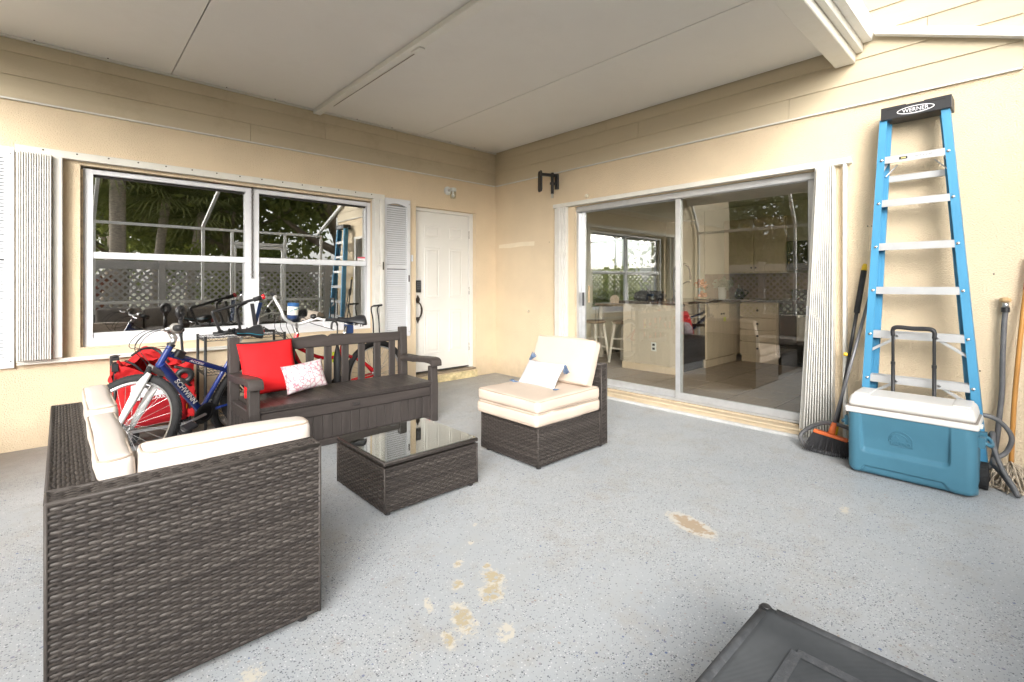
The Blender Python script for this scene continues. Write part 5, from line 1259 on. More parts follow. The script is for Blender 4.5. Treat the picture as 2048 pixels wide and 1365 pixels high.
# ------------------------------------------------------------------ folding wagon
wag_r = mat('red_canvas', (.50,.018,.020), .75, var=.12, vscale=9, bump=.3, bscale=300, spec=.25)
wag_d = mat('red_canvas_side', (.36,.010,.016), .7, var=.12, vscale=9, bump=.2, bscale=300, spec=.25)
wg = thing('folding_wagon', 'red canvas folding wagon half collapsed behind the blue bicycle', 'wagon', (-3.9, -.36, 0))
GX0, GX1, GY0, GY1 = -4.165, -3.665, -.52, -.16
def crumple(u, v, face):
    wv = noise.noise(Vector((u*5, v*5, face*7.3)))*.035+noise.noise(Vector((u*13, v*13, face*3.1)))*.012
    return wv
fab = MB()
fab.grid(lambda u, v: (GX0+(GX1-GX0)*u, GY0+crumple(u, v, 1)*(.5+v), .175+v*.40+.05*math.sin(u*7+1)*v), 30, 24)
fab.grid(lambda u, v: (GX1+crumple(u, v, 2)*(.5+v), GY0+(GY1-GY0)*u, .175+v*(.33+.06*u)), 22, 20)
fab.grid(lambda u, v: (GX0+crumple(u, v, 3)*(.5+v)*.6, GY1+(GY0-GY1)*u, .175+v*.42), 22, 20)
fab.grid(lambda u, v: (GX1+(GX0-GX1)*u, GY1+crumple(u, v, 4)*.4, .175+v*.44), 24, 16)
o = fab.build('canvas_sides', wag_r, wg, smooth=True)
# slumped top folds
top = MB()
def fold(u, v):
    x = GX0+.02+(GX1-GX0-.04)*u; y = GY0+.03+(GY1-GY0-.06)*v
    z = .585+.10*math.exp(-((u-.42)/.22)**2)+.055*math.sin(u*9+v*4)*(.4+v*.6)+noise.noise(Vector((u*6, v*5, 2)))*.07+noise.noise(Vector((u*15, v*13, 5)))*.02-.06*(u > .8)*(u-.8)*5
    return (x, y, min(z, .73))
top.grid(fold, 40, 26); top.build('canvas_top', wag_r, wg, smooth=True)
for (p, q, r_) in [((-4.10,-.49,.66),(-3.98,-.50,.54),.009), ((-4.06,-.46,.69),(-3.93,-.40,.735),.009), ((-3.93,-.40,.735),(-3.83,-.49,.62),.009), ((-3.80,-.53,.585),(-3.67,-.50,.50),.012), ((-3.80,-.545,.50),(-3.70,-.545,.43),.010)]:
    MB().tube(smooth_path([p, (V(p)+V(q))/2+V(0,-.01,.02), q], 4), r_, 6).build('binding', black_p, wg, smooth=True)
MB().torus((-3.735,-.545,.51), (.1,1,.15), .045, .022, 20, 8).build('cup_pocket', black_p, wg, smooth=True)
pn = MB().grid(lambda u, v: (-4.06+u*.34, -.535-.006*math.sin(u*3)-.004*v, .155+v*.24+.008*u), 8, 4).build('front_panel', wag_d, wg, smooth=True); sm = pn.modifiers.new('s', 'SOLIDIFY'); sm.thickness = .006
text('lettering', 'OZARK TRAIL', letter_w, wg, (-3.865, -.5535, .372), (1,0,.03), (-.03,0,1), .024, width=.235, depth=.001)
MB().obox((-3.955,-.548,.43), (1,0,.02), (0,0,1), (0,-1,0), .115, .048, .0015).build('care_label', mat('label_white', (.74,.74,.76), .6, var=.25, vscale=40, stretch=(1,1,3)), wg)
MB().obox((-4.045,-.552,.395), (1,0,.02), (0,0,1), (0,-1,0), .03, .035, .0012).build('care_label', MATS['label_white'], wg)
for x in (GX0+.005, GX1-.03):
    for y in (GY0+.005, GY1-.005): MB().tube([(x,y,.12),(x,y,.66 if x < -4 else .56)], .010, 8).build('frame_post', black_m, wg, smooth=True)
MB().obox((GX0+.005,GY0,.685), (1,0,0), (0,1,0), (0,0,1), .024, .024, .012).lathe((GX0+.005,GY0,.70), (0,0,1), [(.03,0),(.032,.006),(.01,.012)], 12).build('corner_knob', black_p, wg, bevel=.003)
MB().obox((GX0+.005,GY0,.62), (1,0,0), (0,1,0), (0,0,1), .020, .022, .03).build('corner_knob', black_p, wg, bevel=.004)
bxr = MB().bar((GX0,GY0,.125),(GX1-.03,GY0,.125), .018, .022).bar((GX0,GY1,.125),(GX1-.03,GY1,.125), .018, .022).bar((GX0,GY0,.14),(GX1-.03,GY1,.16), .016, .016).build('floor_frame', alloy, wg)
for x, y in ((-3.715,-.44), (-3.715,-.22), (-4.10,-.47), (-4.10,-.20)):
    w_ = MB().torus((x,y,.087), (.94,.34,0) if x > -4 else (0,1,0), .064, .023, 30, 10).build('wheel', rubber, wg, smooth=True)
    axd = V(.94,.34,0) if x > -4 else V(0,1,0); o1 = axd.cross(V(0,0,1)); kn = MB()
    for i in range(36):
        t = 2*PI*i/36; e = o1*math.cos(t)+V(0,0,1)*math.sin(t)
        for al in (-.7, 0, .7): d = e*math.cos(al)+axd*math.sin(al); kn.obox(V(x,y,.087)+e*.064+d*.0228, axd.cross(e), d.cross(axd.cross(e)), d, .0045, .0045, .002)
    kn.build('tread', rubber, w_, kind='stuff')
    MB().lathe(V(x,y,.087)-axd*.016, axd, [(.045,0),(.052,.006),(.046,.012),(.014,.010),(.014,.022),(.046,.020),(.052,.026),(.045,.032)], 22).build('wheel_hub', mat('grey_hub', (.20,.20,.21), .45), w_, smooth=R(35))
    MB().bar((x,y,.088)+axd*.0 if 0 else V(x,y,.088)-axd*.034, V(x,y,.20)-axd*.030, .012, .03).build('wheel_fork', black_p, w_, bevel=.003)
MB().tube([(-3.735,-.50,.19),(-3.72,-.40,.60),(-3.722,-.30,.84)], .0105, 8).build('pull_rod', black_m, wg, smooth=True)
MB().tube([(-3.722,-.30,.80),(-3.722,-.29,.94)], .015, 10).build('pull_sleeve', black_p, wg, smooth=True)
MB().torus((-3.722,-.285,1.005), (.75,-.66,0), .036, .018, 24, 10).lathe((-3.722,-.287,.935), (0,0,1), [(.016,0),(.02,.02),(.018,.04)], 10).build('pull_handle', black_p, wg, smooth=True)
bx('reflector', mat('amber', (.75,.30,.01), .3), wg, -3.735, -3.715, -.537, -.522, .245, .285, .003)
# cart handle beside the bench
lc = thing('luggage_cart', 'black wire luggage cart handle standing by the right shutter', 'cart', (-1.95, -.20, 0))
MB().tube(smooth_path([(-1.925,-.17,.02),(-1.925,-.17,.40),(-1.935,-.18,.80),(-1.965,-.19,.965),(-1.945,-.21,.998),(-1.875,-.19,1.000)], 5), .008, 8).build('upright', black_m, lc, smooth=True)
MB().tube(smooth_path([(-1.845,-.17,.02),(-1.848,-.17,.40),(-1.86,-.17,.80),(-1.882,-.175,.955),(-1.865,-.185,.995),(-1.835,-.19,1.004)], 5), .008, 8).build('upright', black_m, lc, smooth=True)
for z in (.05, .30, .55): MB().tube([(-1.925,-.17,z),(-1.846,-.17,z)], .006, 6).build('cross_bar', black_m, lc, smooth=True)
MB().tube([(-1.93,-.17,.02),(-1.93,-.34,.02),(-1.84,-.34,.02),(-1.84,-.17,.02)], .006, 6).build('toe_plate', black_m, lc, smooth=True)
for x in (-1.945, -1.828): MB().torus((x,-.165,.045), (1,0,0), .032, .012, 20, 8).build('wheel', rubber, lc, smooth=True)
MB().tube([(-1.94,-.20,.998),(-1.835,-.19,1.004)], .011, 8).build('grip', rubber, lc, smooth=True)
um = thing('umbrella', 'black umbrella hooked behind the bench back', 'umbrella', (-2.66, -.80, 0)); MB().tube(smooth_path([(-2.60,-.79,.02),(-2.60,-.79,.75),(-2.60,-.79,.86),(-2.622,-.795,.895),(-2.652,-.80,.885),(-2.66,-.80,.83)], 6), [.006]*12+[.0095]*19, 8).build('shaft', black_p, um, smooth=True); MB().lathe((-2.60,-.79,.06), (0,0,1), [(.004,0),(.03,.20),(.034,.50),(.012,.62)], 12).build('canopy', mat('umbrella_cloth', (.02,.02,.022), .6), um, smooth=R(40))
# ------------------------------------------------------------------ step ladder against the right wall
blue_l = mat('blue_fibreglass', (.065,.285,.49), .45, var=.06, vscale=8, stretch=(1,1,.3), bump=.05, bscale=120, dirt=.12, dirtcol=(.16,.30,.40), dscale=9)
alu = mat('extruded_aluminium', (.62,.63,.64), .38, metal=.45, var=.05, vscale=12)
lad = thing('step_ladder', 'tall blue fibreglass step ladder folded and leaning on the right wall', 'ladder', (-.42, -4.6, 0))
def lp(z, s, dx=0.):                  # s = 0 left (far) rail, 1 right (near) rail; dx towards the wall
    t = z/2.44; x = -.285+.125*t+dx
    yl = -4.292-.110*t; yr = -4.922+.196*t
    return V(x, yl+(yr-yl)*s, z)
for s, sg in ((0, 1), (1, -1)):
    a, b = lp(.012, s), lp(2.40, s); d = (b-a).normalized(); yv = V(0, 1, 0); yv = (yv-d*yv.dot(d)).normalized(); xv = yv.cross(d).normalized()
    if xv.x > 0: xv = -xv
    # channel: web plus two flanges; the web is the outer side
    mb = MB(); c = (a+b)/2; h2 = (b-a).length/2
    mb.obox(c+yv*sg*.020-xv*.030, d, yv, xv, h2, .0025, .034)
    mb.obox(c-xv*-.002, d, yv, xv, h2, .0225, .0025) if 0 else mb.obox(c+xv*.0045, d, yv, xv, h2, .0225, .0025)
    mb.obox(c-xv*.0645, d, yv, xv, h2, .0225, .0025)
    mb.build('rail', blue_l, lad)
    MB().obox(lp(.03, s)-xv*.03, d, yv, xv, .030, .026, .040).build('foot', black_p, lad, bevel=.005)
    # rear rail
    a2, b2 = lp(.05, .06 if s == 0 else .94, .085), lp(2.38, .05 if s == 0 else .95, .075)
    MB().bar(a2, b2, .040, .022, up=(1,0,0)).build('rear_rail', blue_l, lad, bevel=.002)
steps = [.290, .597, .905, 1.213, 1.520, 1.826, 2.132]
for i, z in enumerate(steps):
    a, b = lp(z, .0, 0)+V(0,-.018,0), lp(z, 1., 0)+V(0,.018,0)
    st = MB(); x0 = a.x-.004
    st.box(x0, x0+.076, b.y, a.y, z-.004, z+.001).box(x0-.003, x0, b.y, a.y, z-.048, z+.001).box(x0+.076, x0+.079, b.y, a.y, z-.030, z+.001)
    for k in range(5): st.box(x0+.008+k*.013, x0+.012+k*.013, b.y, a.y, z+.001, z+.0028)
    o = st.build('step', alu, lad, bevel=.001)
    for s, y in ((0, a.y+.014), (1, b.y-.014)): MB().lathe((x0-.003-.004, y, z-.022), (-1,0,0), [(.009,0),(.009,.003),(.005,.006)], 10).build('rivet', steel, lad, smooth=R(40))
    if i < 3:
        for s_, e_ in ((.30, .03), (.70, .97)):
            q0 = lp(z-.035, s_, .02); q1 = lp(z-.135, e_, .02); MB().bar(q0, q1, .018, .022, up=(1,0,0)).build('knee_brace', alu, lad, bevel=.002)
            MB().lathe(lp(z-.026, s_, -.009), (-1,0,0), [(.010,0),(.010,.003),(.006,.006)], 10).build('rivet', steel, lad)
for s_, e_ in ((.10, .02), (.90, .98)): MB().bar(lp(2.115, s_, .03), lp(2.035, e_, .03), .016, .012, up=(1,0,0)).build('knee_brace', alu, lad)
for z in (1.985,): MB().bar(lp(z, .07, .085), lp(z, .93, .085), .012, .045, up=(0,0,1)).build('rear_bar', alu, lad, bevel=.002)
for s in (.06, .94): MB().bar(lp(2.00, s, .06), lp(2.08, .5+(.5-s)*-.62, .075), .006, .022, up=(1,0,0)).build('spreader', alu, lad)
capx = lp(2.42, 0).x
cp = MB().prism([(0,0),(.375,0),(.375,.086),(.235,.086),(.235,.081),(.140,.081),(.140,.086),(0,.086)], (capx-.028, -4.388, 2.392), (0,-1,0), (0,0,1), (.160,0,0)).build('top_cap', black_p, lad, bevel=.005, seg=2)
for a, b in ((.035, .115), (.250, .345)): bx('cap_slot', dark, cp, capx-.0290, capx-.0275, -4.388-b, -4.388-a, 2.455, 2.462)
fx = capx-.0287
def oval(rx, rz, cy, cz, m, x, name):
    pts = [(rx*math.cos(2*PI*i/36), rz*math.sin(2*PI*i/36)) for i in range(36)]
    return MB().prism(pts, (x, cy, cz), (0,-1,0), (0,0,1), (-.0006,0,0)).build(name, m, cp, smooth=False)
oval(.100, .026, -4.578, 2.428, letter_w, fx, 'emblem'); oval(.094, .0205, -4.578, 2.4285, black_p, fx-.0008, 'emblem')
text('lettering', 'WERNER', letter_w, cp, (fx-.0018, -4.578, 2.4285), (0,-1,0), (0,0,1), .025, width=.140, depth=.0006)
text('lettering', 'NOT A STEP', mat('print_grey', (.25,.25,.26), .6), lad, (lp(2.132,0).x-.0078, -4.62, 2.110), (0,-1,0), (0,0,1), .012, width=.09, depth=.0004)
bx('level_window', black_p, lad, lp(2.132,0).x-.0085, lp(2.132,0).x-.0072, -4.535, -4.490, 2.100, 2.118); bx('level_vial', mat('vial', (.65,.55,.20), .3), lad, lp(2.132,0).x-.0094, lp(2.132,0).x-.0087, -4.527, -4.500, 2.105, 2.114)

# ------------------------------------------------------------------ cooler
blue_c = mat('cooler_blue', (.062,.185,.265), .48, var=.05, vscale=7, bump=.05, bscale=300, spec=.35, dirt=.06, dirtcol=(.18,.30,.36), dscale=6)
white_l = mat('cooler_white', (.70,.69,.67), .42, var=.03, vscale=6, dirt=.06, dirtcol=(.55,.47,.36), dscale=7)
col_ = thing('rolling_cooler', 'blue ice cooler with white lid and raised pull handle', 'cooler', (-.44, -4.595, 0))
CX, CX2, CY0, CY1, CH = -.655, -.338, -4.285, -4.912, .405       # front, back, far end, near end, blue height
LY = CY0-CY1
def smst(a, b, x): t = max(0, min(1, (x-a)/(b-a))); return t*t*(3-2*t)
def front(u, v):
    r_ = .055; y = CY0-LY*u; z = .008+(CH-.008)*v
    ex = min(u*LY, (1-u)*LY); ez = z-.008
    xo = 0
    if ex < r_: xo += r_-math.sqrt(max(0, r_*r_-(r_-ex)**2))
    if ez < .03: xo += .03-math.sqrt(max(0, .03*.03-(.03-ez)**2))
    # rounded lower corners
    inset = 0
    cr = .07
    if u*LY < cr and z-.008 < cr:
        dx, dz = cr-u*LY, cr-(z-.008); rr = math.hypot(dx, dz)
        if rr > cr: xo += (rr-cr)*1.2
    if (1-u)*LY < cr and z-.008 < cr:
        dx, dz = cr-(1-u)*LY, cr-(z-.008); rr = math.hypot(dx, dz)
        if rr > cr: xo += (rr-cr)*1.2
    # U-shaped pocket with a sloping ledge
    lft = .105+.030*(1-v); rgt = .825-.010*(1-v)
    inn = smst(lft, lft+.022, u)*(1-smst(rgt-.022, rgt, u))
    lb = .345+.05*(max(0, (.17-u)/.06)**2 if u < .17 else 0)+.05*(max(0, (u-.75)/.07)**2 if u > .75 else 0)
    pk_ = inn*smst(lb, lb+.085, v)
    # pocket fades out towards the lid
    xo += .024*pk_*(1-.75*smst(.55, 1.0, v))
    # stepped arch along the foot
    a_h = .135*min(1, max(0, (u-.10)/.055))*min(1, max(0, (.835-u)/.075))
    xo += .011*(1-smst(a_h-.012, a_h+.012, v)) if a_h > .01 else 0
    taper = .012*(1-v)
    return (CX+xo+taper, y, z)
MB().grid(front, 130, 90).build('front', blue_c, col_, smooth=True)
sb_ = softbox(((CX+.012+CX2)/2+.012, (CY0+CY1)/2, (.012+CH)/2), (1,0,0), (0,1,0), (0,0,1), (CX2-CX-.04)/2, LY/2-.003, (CH-.012)/2, .05, n=6)
merge(sb_.build('body', blue_c, col_, smooth=True))
merge(softbox(((CX+CX2)/2, (CY0+CY1)/2, CH+.012), (1,0,0), (0,1,0), (0,0,1), (CX2-CX)/2+.008, LY/2+.008, .020, .012, n=6).build('rim', white_l, col_, smooth=True))
lidc = softbox(((CX+CX2)/2+.004, (CY0+CY1)/2, CH+.070), (1,0,0), (0,1,0), (0,0,1), (CX2-CX)/2-.002, LY/2-.002, .040, .026, bulge=(0,0,.004), n=10)
lidc.v = [((x-(CX+CX2)/2)*(1-.55*max(0, z-CH-.04))+(CX+CX2)/2, (y-(CY0+CY1)/2)*(1-.75*max(0, z-CH-.035))+(CY0+CY1)/2, z) for x, y, z in lidc.v]
lid = merge(lidc.build('lid', white_l, col_, smooth=True))
for y0, y1 in ((CY0-.03, CY0-.115), (CY1+.115, CY1+.03)): merge(softbox(((CX+CX2)/2+.01, (y0+y1)/2, CH+.110), (1,0,0), (0,1,0), (0,0,1), .120, .042, .006, .0055, n=4).build('lid_ridge', white_l, lid, smooth=True))
bx('lid_gap', mat('lid_gap_grey', (.28,.25,.22), .8), lid, CX-.0065, CX2+.0, CY1-.002, CY0+.002, CH+.0315, CH+.0345)
for y in (CY0+.012, CY1-.012): bx('lid_tab', white_l, col_, CX+.03, CX+.09, y-.008, y+.008, CH+.004, CH+.024, .004)
# embossed badge
ey, ez_, = CY0-.445*LY, .265
def fxd(y, z): return front((CY0-y)/LY, (z-.008)/(CH-.008))[0]
def emb(pts, r_=.0034): MB().tube([(fxd(y, z)-.0006, y, z) for y, z in pts], r_, 6).build('badge', blue_c, col_, smooth=True)
emb([(ey+.058*math.cos(PI*i/16), ez_-.012+.062*math.sin(PI*i/16)) for i in range(17)]+[(ey-.058, ez_-.045), (ey+.050, ez_-.045), (ey+.058, ez_-.012)])
emb([(ey+.008+.040*math.cos(PI*i/12), ez_-.002+.034*math.sin(PI*i/12)) for i in range(13)]); emb([(ey+.030+.018*math.cos(PI*i/10), ez_+.002+.014*math.sin(PI*i/10)) for i in range(11)])
text('lettering', 'IGLOO', blue_c, col_, (fxd(ey, ez_-.026)-.001, ey, ez_-.026), (0,-1,0), (0,0,1), .024, width=.098, depth=.006, bold=True)
# swing handles
for sg, y in ((1, CY0), (-1, CY1)):
    mb = MB().tube(smooth_path([(-.56,y,.325),(-.555,y+sg*.030,.315),(-.53,y+sg*.046,.30),(-.48,y+sg*.050,.295),(-.43,y+sg*.046,.30),(-.405,y+sg*.030,.315),(-.40,y,.325)], 5), .0115, 10)
    mb.obox((-.55,y+sg*.012,.318), (1,0,0), (0,1,0), (0,0,1), .026, .016, .030).obox((-.41,y+sg*.012,.318), (1,0,0), (0,1,0), (0,0,1), .026, .016, .030)
    mb.build('side_handle', blue_c, col_, smooth=R(40))
hx = -.322
for y in (-4.478, -4.690):
    MB().tube([(hx,y,.10),(hx,y,.70)], .0115, 10).build('pull_tube', black_p, col_, smooth=True); MB().tube([(hx,y,.69),(hx,y,.71)], .0135, 10).tube([(hx,y,.70),(hx,y,.915)], .0095, 10).build('pull_tube', black_m, col_, smooth=R(40))
MB().tube(smooth_path([(hx,-4.478,.885),(hx,-4.476,.920),(hx,-4.488,.940),(hx,-4.520,.944),(hx,-4.584,.940),(hx,-4.648,.942),(hx,-4.680,.937),(hx,-4.692,.917),(hx,-4.690,.882)], 5), [.0125]*8+[.0145]*25+[.0125]*8, 10).build('pull_grip', black_p, col_, smooth=True)
for y in (CY1-.012, CY0+.012):
    w_ = MB().lathe((-.375,y-.022,.079), (0,1,0), [(.030,0),(.074,.004),(.078,.010),(.078,.036),(.074,.044),(.030,.046)], 28).build('wheel', rubber, col_, smooth=R(35)); kn = MB()
    for i in range(26): t = 2*PI*i/26; kn.obox((-.375+.0785*math.cos(t), y+.001, .079+.0785*math.sin(t)), (-math.sin(t),0,math.cos(t)), (0,1,0), (math.cos(t),0,math.sin(t)), .0045, .019, .002)
    kn.build('tread', rubber, w_, kind='stuff')

# ------------------------------------------------------------------ broom, pole, mop, hose
orange = mat('orange_plastic', (.68,.145,.035), .45, var=.06)
grey_pole = mat('grey_pole', (.17,.17,.18), .4, metal=.3, var=.1, vscale=20)
bristle = mat('black_bristle', (.025,.025,.028), .7, var=.3, vscale=60)
yellow = mat('yellow_plastic', (.72,.48,.02), .4)
br = thing('push_broom', 'grey-handled angle broom with orange block and black bristles', 'broom', (-.34, -4.10, 0))
hd0, hd1 = V(-.36, -4.015, .152), V(-.34, -4.225, .116); hu = (hd1-hd0).normalized()
MB().bar(hd0, hd1, .045, .022).build('block', orange, br, bevel=.006, seg=2)
ftp = V(-.35, -4.125, .145); tpp = V(-.085, -4.305, 1.15); hdir = (tpp-ftp).normalized()
MB().tube([ftp+hdir*.0, ftp+hdir*.085], [.024,.016], 12).build('socket', orange, br, smooth=True)
MB().tube([ftp+hdir*.05, tpp], .0115, 10).build('handle', grey_pole, br, smooth=True)
mb = MB()
for i in range(46):
    for j in range(4):
        t = i/45; r0 = hd0+(hd1-hd0)*t+V((j-1.5)*.009, 0, -.010); fan = (t-.45)
        e = V(r0.x-.035+(j-1.5)*.020+random.uniform(-.006,.006), r0.y-fan*.075+.018+random.uniform(-.005,.005), .003+random.random()*.010+max(0, .02-abs(t)*.05)*.3)
        mb.tube([r0, (r0+e)/2+V(-.006,0,.0), e], [.0028,.0028,.0016], 4, cap=False)
mb.build('bristles', bristle, br, smooth=True, kind='stuff')
po = thing('extension_pole', 'black telescopic pole with yellow tip beside the storm shutter', 'pole', (-.27, -4.13, 0))
p0, p1 = V(-.275, -4.115, .008), V(-.045, -4.268, 1.385); pd = (p1-p0).normalized(); Lp = (p1-p0).length
MB().tube([p0, p0+pd*Lp*.52], .0105, 10).build('lower_tube', black_p, po, smooth=True); MB().tube([p0+pd*Lp*.50, p0+pd*Lp*.74], .0125, 10).build('upper_tube', black_m, po, smooth=True); MB().tube([p0+pd*Lp*.735, p0+pd*Lp*.965], .0185, 12).build('grip', rubber, po, smooth=True)
MB().tube([p0+pd*Lp*.962, p0+pd*Lp*.985, p1], [.0185,.0175,.012], 12).build('end_cap', yellow, po, smooth=True); MB().lathe(p0+pd*Lp*.51+V(-.004,.010,0), (-.3,.95,.1), [(.012,0),(.014,.006),(.014,.022),(.010,.026)], 12).build('lock_knob', yellow, po, smooth=R(40))
MB().tube([p0+pd*Lp*.08, p0+pd*Lp*.14], .0135, 10).build('lower_cap', yellow, po, smooth=True)
mo = thing('string_mop', 'cotton string mop with orange wooden handle at the right edge', 'mop', (-.10, -5.03, 0))
wood_o = mat('varnished_wood', (.50,.235,.055), .4, var=.22, vscale=9, stretch=(1,1,.25), bump=.05, bscale=40)
MB().tube(smooth_path([(-.110,-5.030,.05),(-.085,-5.045,.50),(-.055,-5.078,1.0),(-.040,-5.096,1.21)], 4), .0128, 10).build('handle', wood_o, mo, smooth=True)
MB().tube([(-.041,-5.0955,1.20),(-.030,-5.11,1.40)], .0138, 10).build('handle_sleeve', mat('red_sleeve', (.50,.03,.02), .4), mo, smooth=True)
mb = MB()
for k in range(110):
    a = random.uniform(0, 2*PI); r_ = random.uniform(.05, .15); h0 = V(-.115, -5.03, random.uniform(.05, .13))
    e = V(-.20+math.cos(a)*r_*1.25, -5.035+math.sin(a)*r_*.75, .006+random.random()*.018); e.x = min(e.x, -.03)
    m1 = (h0+e)/2+V(random.uniform(-.03,.03), random.uniform(-.03,.03), random.uniform(.0,.05))
    e2 = e+V(random.uniform(-.07,.04), random.uniform(-.06,.05), random.random()*.008); e2.x = min(e2.x, -.03); e2.z = max(.006, e2.z)
    mb.tube(smooth_path([h0, m1, e, e2], 4), .0044, 5)
mb.build('strings', mat('mop_cotton', (.50,.42,.32), .95, var=.25, vscale=30), mo, smooth=True, kind='stuff')
ho = thing('garden_hose', 'grey garden hose hanging on the wall and looped behind the cooler', 'hose', (-.10, -4.98, 0))
hose_m = mat('grey_hose', (.115,.115,.12), .5, var=.12, vscale=20, dirt=.2, dirtcol=(.25,.24,.22), dscale=20)
HP = [(-.045,-5.005,1.065),(-.045,-4.999,.975),(-.045,-4.992,.751),(-.05,-4.990,.561),(-.06,-4.979,.401),(-.075,-4.962,.20),(-.11,-4.93,.06),(-.17,-4.80,.018),(-.20,-4.5,.018),(-.20,-4.35,.06),(-.24,-4.25,.16),(-.27,-4.16,.20),(-.28,-4.058,.199),(-.285,-3.955,.135),(-.32,-3.915,.074),(-.37,-3.965,.022),(-.40,-4.06,.014),(-.37,-4.20,.014),(-.24,-4.28,.016)]
MB().tube(smooth_path(HP, 6), .0145, 10).build('hose', hose_m, ho, smooth=True)
HP2 = [(-.17,-4.70,.03),(-.205,-4.80,.30),(-.215,-4.875,.399),(-.20,-4.951,.404),(-.18,-5.012,.348),(-.17,-5.036,.278),(-.165,-5.010,.190),(-.20,-4.966,.152),(-.24,-4.955,.14),(-.29,-4.965,.126),(-.34,-5.000,.10),(-.39,-5.040,.05),(-.425,-5.066,.016),(-.40,-5.045,.06),(-.36,-5.000,.135),(-.30,-4.960,.250),(-.22,-4.955,.31),(-.15,-4.93,.25)]
MB().tube(smooth_path(HP2, 6), .0135, 10).build('hose', hose_m, ho, smooth=True)
MB().tube([(-.045,-5.005,1.055),(-.045,-5.005,1.085)], .021, 12).build('clamp', black_m, ho, smooth=R(40)); MB().tube([(-.045,-5.005,1.085),(-.045,-5.005,1.118)], [.018,.015], 12).build('coupling', alloy, ho, smooth=True)
MB().lathe((-.045,-5.005,1.116), (0,0,1), [(.014,0),(.026,.008),(.029,.018),(.024,.030),(.010,.034),(.0,.030)], 18).build('valve_knob', mat('weathered_cork', (.50,.33,.16), .8, var=.3, vscale=40, bump=.4, bscale=80), ho, smooth=R(50))

# ------------------------------------------------------------------ small wall things
wl_ = thing('wall_lamp', 'small white wall lamp with ribbed jelly-jar glass above the entry door', 'lamp', (-.80, -.003, 2.42))
MB().lathe((-.815,-.001,2.435), (0,-1,0), [(.055,0),(.055,.008),(.045,.022),(.020,.030)], 24).build('wall_plate', mat('lamp_white', (.66,.68,.66), .45, var=.05), wl_, smooth=R(40))
MB().tube([(-.815,-.02,2.435),(-.805,-.075,2.440)], .022, 12).lathe((-.80,-.10,2.415), (0,0,1), [(.040,0),(.042,.012),(.040,.038),(.030,.046),(.0,.048)], 22).build('lamp_head', MATS['lamp_white'], wl_, smooth=R(40))
n_ = 24; jp = [(.036,0),(.038,-.02),(.038,-.07),(.032,-.090),(.0,-.096)]
MB().lathe((-.80,-.10,2.414), (0,0,1), jp, 24).build('glass_jar', glass('jar_glass', (.86,.88,.86), .07, .12), wl_, smooth=R(40))
MB().lathe((-.80,-.10,2.412), (0,0,-1), [(.012,0),(.012,.02),(.021,.045),(.016,.066),(.0,.072)], 14).build('bulb', mat('bulb_white', (.85,.84,.80), .4), wl_, smooth=True)
tv = thing('tv_mount', 'black swivel television bracket high on the wall near the corner', 'bracket', (-.1, -1.12, 2.45))
MB().box(-.030, -.002, -1.185, -1.135, 2.395, 2.580).build('wall_plate', black_m, tv, bevel=.003)
MB().bar((-.03,-1.155,2.560),(-.215,-1.085,2.560), .034, .034).bar((-.03,-1.155,2.46),(-.10,-1.128,2.46), .03, .03).build('arm', black_m, tv, bevel=.003)
MB().tube([(-.075,-1.140,2.59),(-.075,-1.140,2.335)], .019, 12).build('pivot', black_m, tv, smooth=True); MB().tube([(-.075,-1.140,2.335),(-.075,-1.140,2.285)], .014, 10).build('cable_end', mat('tag_grey', (.55,.53,.48), .5), tv, smooth=True)
pp = [(-.055,-.10),(-.035,-.125),(-.010,-.125),(0,-.10),(.010,-.125),(.035,-.125),(.055,-.10),(.055,.10),(.035,.125),(.010,.125),(0,.10),(-.010,.125),(-.035,.125),(-.055,.10)]
MB().prism(pp, (-.235,-1.075,2.475), (.45,.89,0), (0,0,1), (.018,-.009,0)).build('screen_plate', black_m, tv, bevel=.002)
tag(MB().prism([(0,0),(.225,-.008),(.47,.004),(.69,-.004),(.692,.052),(.45,.060),(.22,.052),(.003,.048)], (-.0015,-.075,1.735), (0,-1,0), (0,0,1), (-.0018,0,0)).build('paint_patch', mat('patch_cream', (.80,.70,.54), .85, var=.05), None, base=(0,-.4,1.75)), 'pale cream strip of patch paint on the corner wall', 'paint patch')
(MB().lathe((-.001,-.655,.886), (-1,0,0), [(.016,0),(.016,.012),(.011,.020),(.0,.022)], 14).build('wall_cap', mat('cap_cream', (.74,.64,.50), .6), house, smooth=R(40)))
tag(MB().lathe((-.004,-1.62,2.255), (-1,0,0), [(.020,0),(.022,.010),(.016,.028),(.0,.030)], 14).build('shutter_clip', mat('clip_cream', (.80,.75,.63), .5), None, smooth=R(40), base=(0,-1.62,2.255)), 'cream clip on the wall above the sliding door track', 'clip')
for k, (y, z) in enumerate([(-4.30,1.67),(-4.275,1.672),(-4.95,1.30),(-4.885,.66),(-1.02,1.76)]): MB().lathe((-.0008,y,z), (-1,0,0), [(.005,0),(.003,.0015)], 8).build('nail_hole', dark, house)
# beaded chain on the window mullion
chn = thing('bead_chain', 'dark beaded chain hanging in front of the window mullion', 'chain', (-3.093, .03, 1.30))
mb = MB(); z = 2.165; k = 0
while z > 1.30:
    mb.torus((-3.093+.003*math.sin(k*1.7), .030, z), (1,0,0) if k % 2 else (0,1,0), .0085, .0026, 10, 5); z -= .0135; k += 1
mb.build('links', bronze, chn, smooth=True, kind='stuff'); MB().tube([(-3.093,.030,2.163),(-3.093,.030,2.178)], .004, 6).build('hook', bronze, chn)

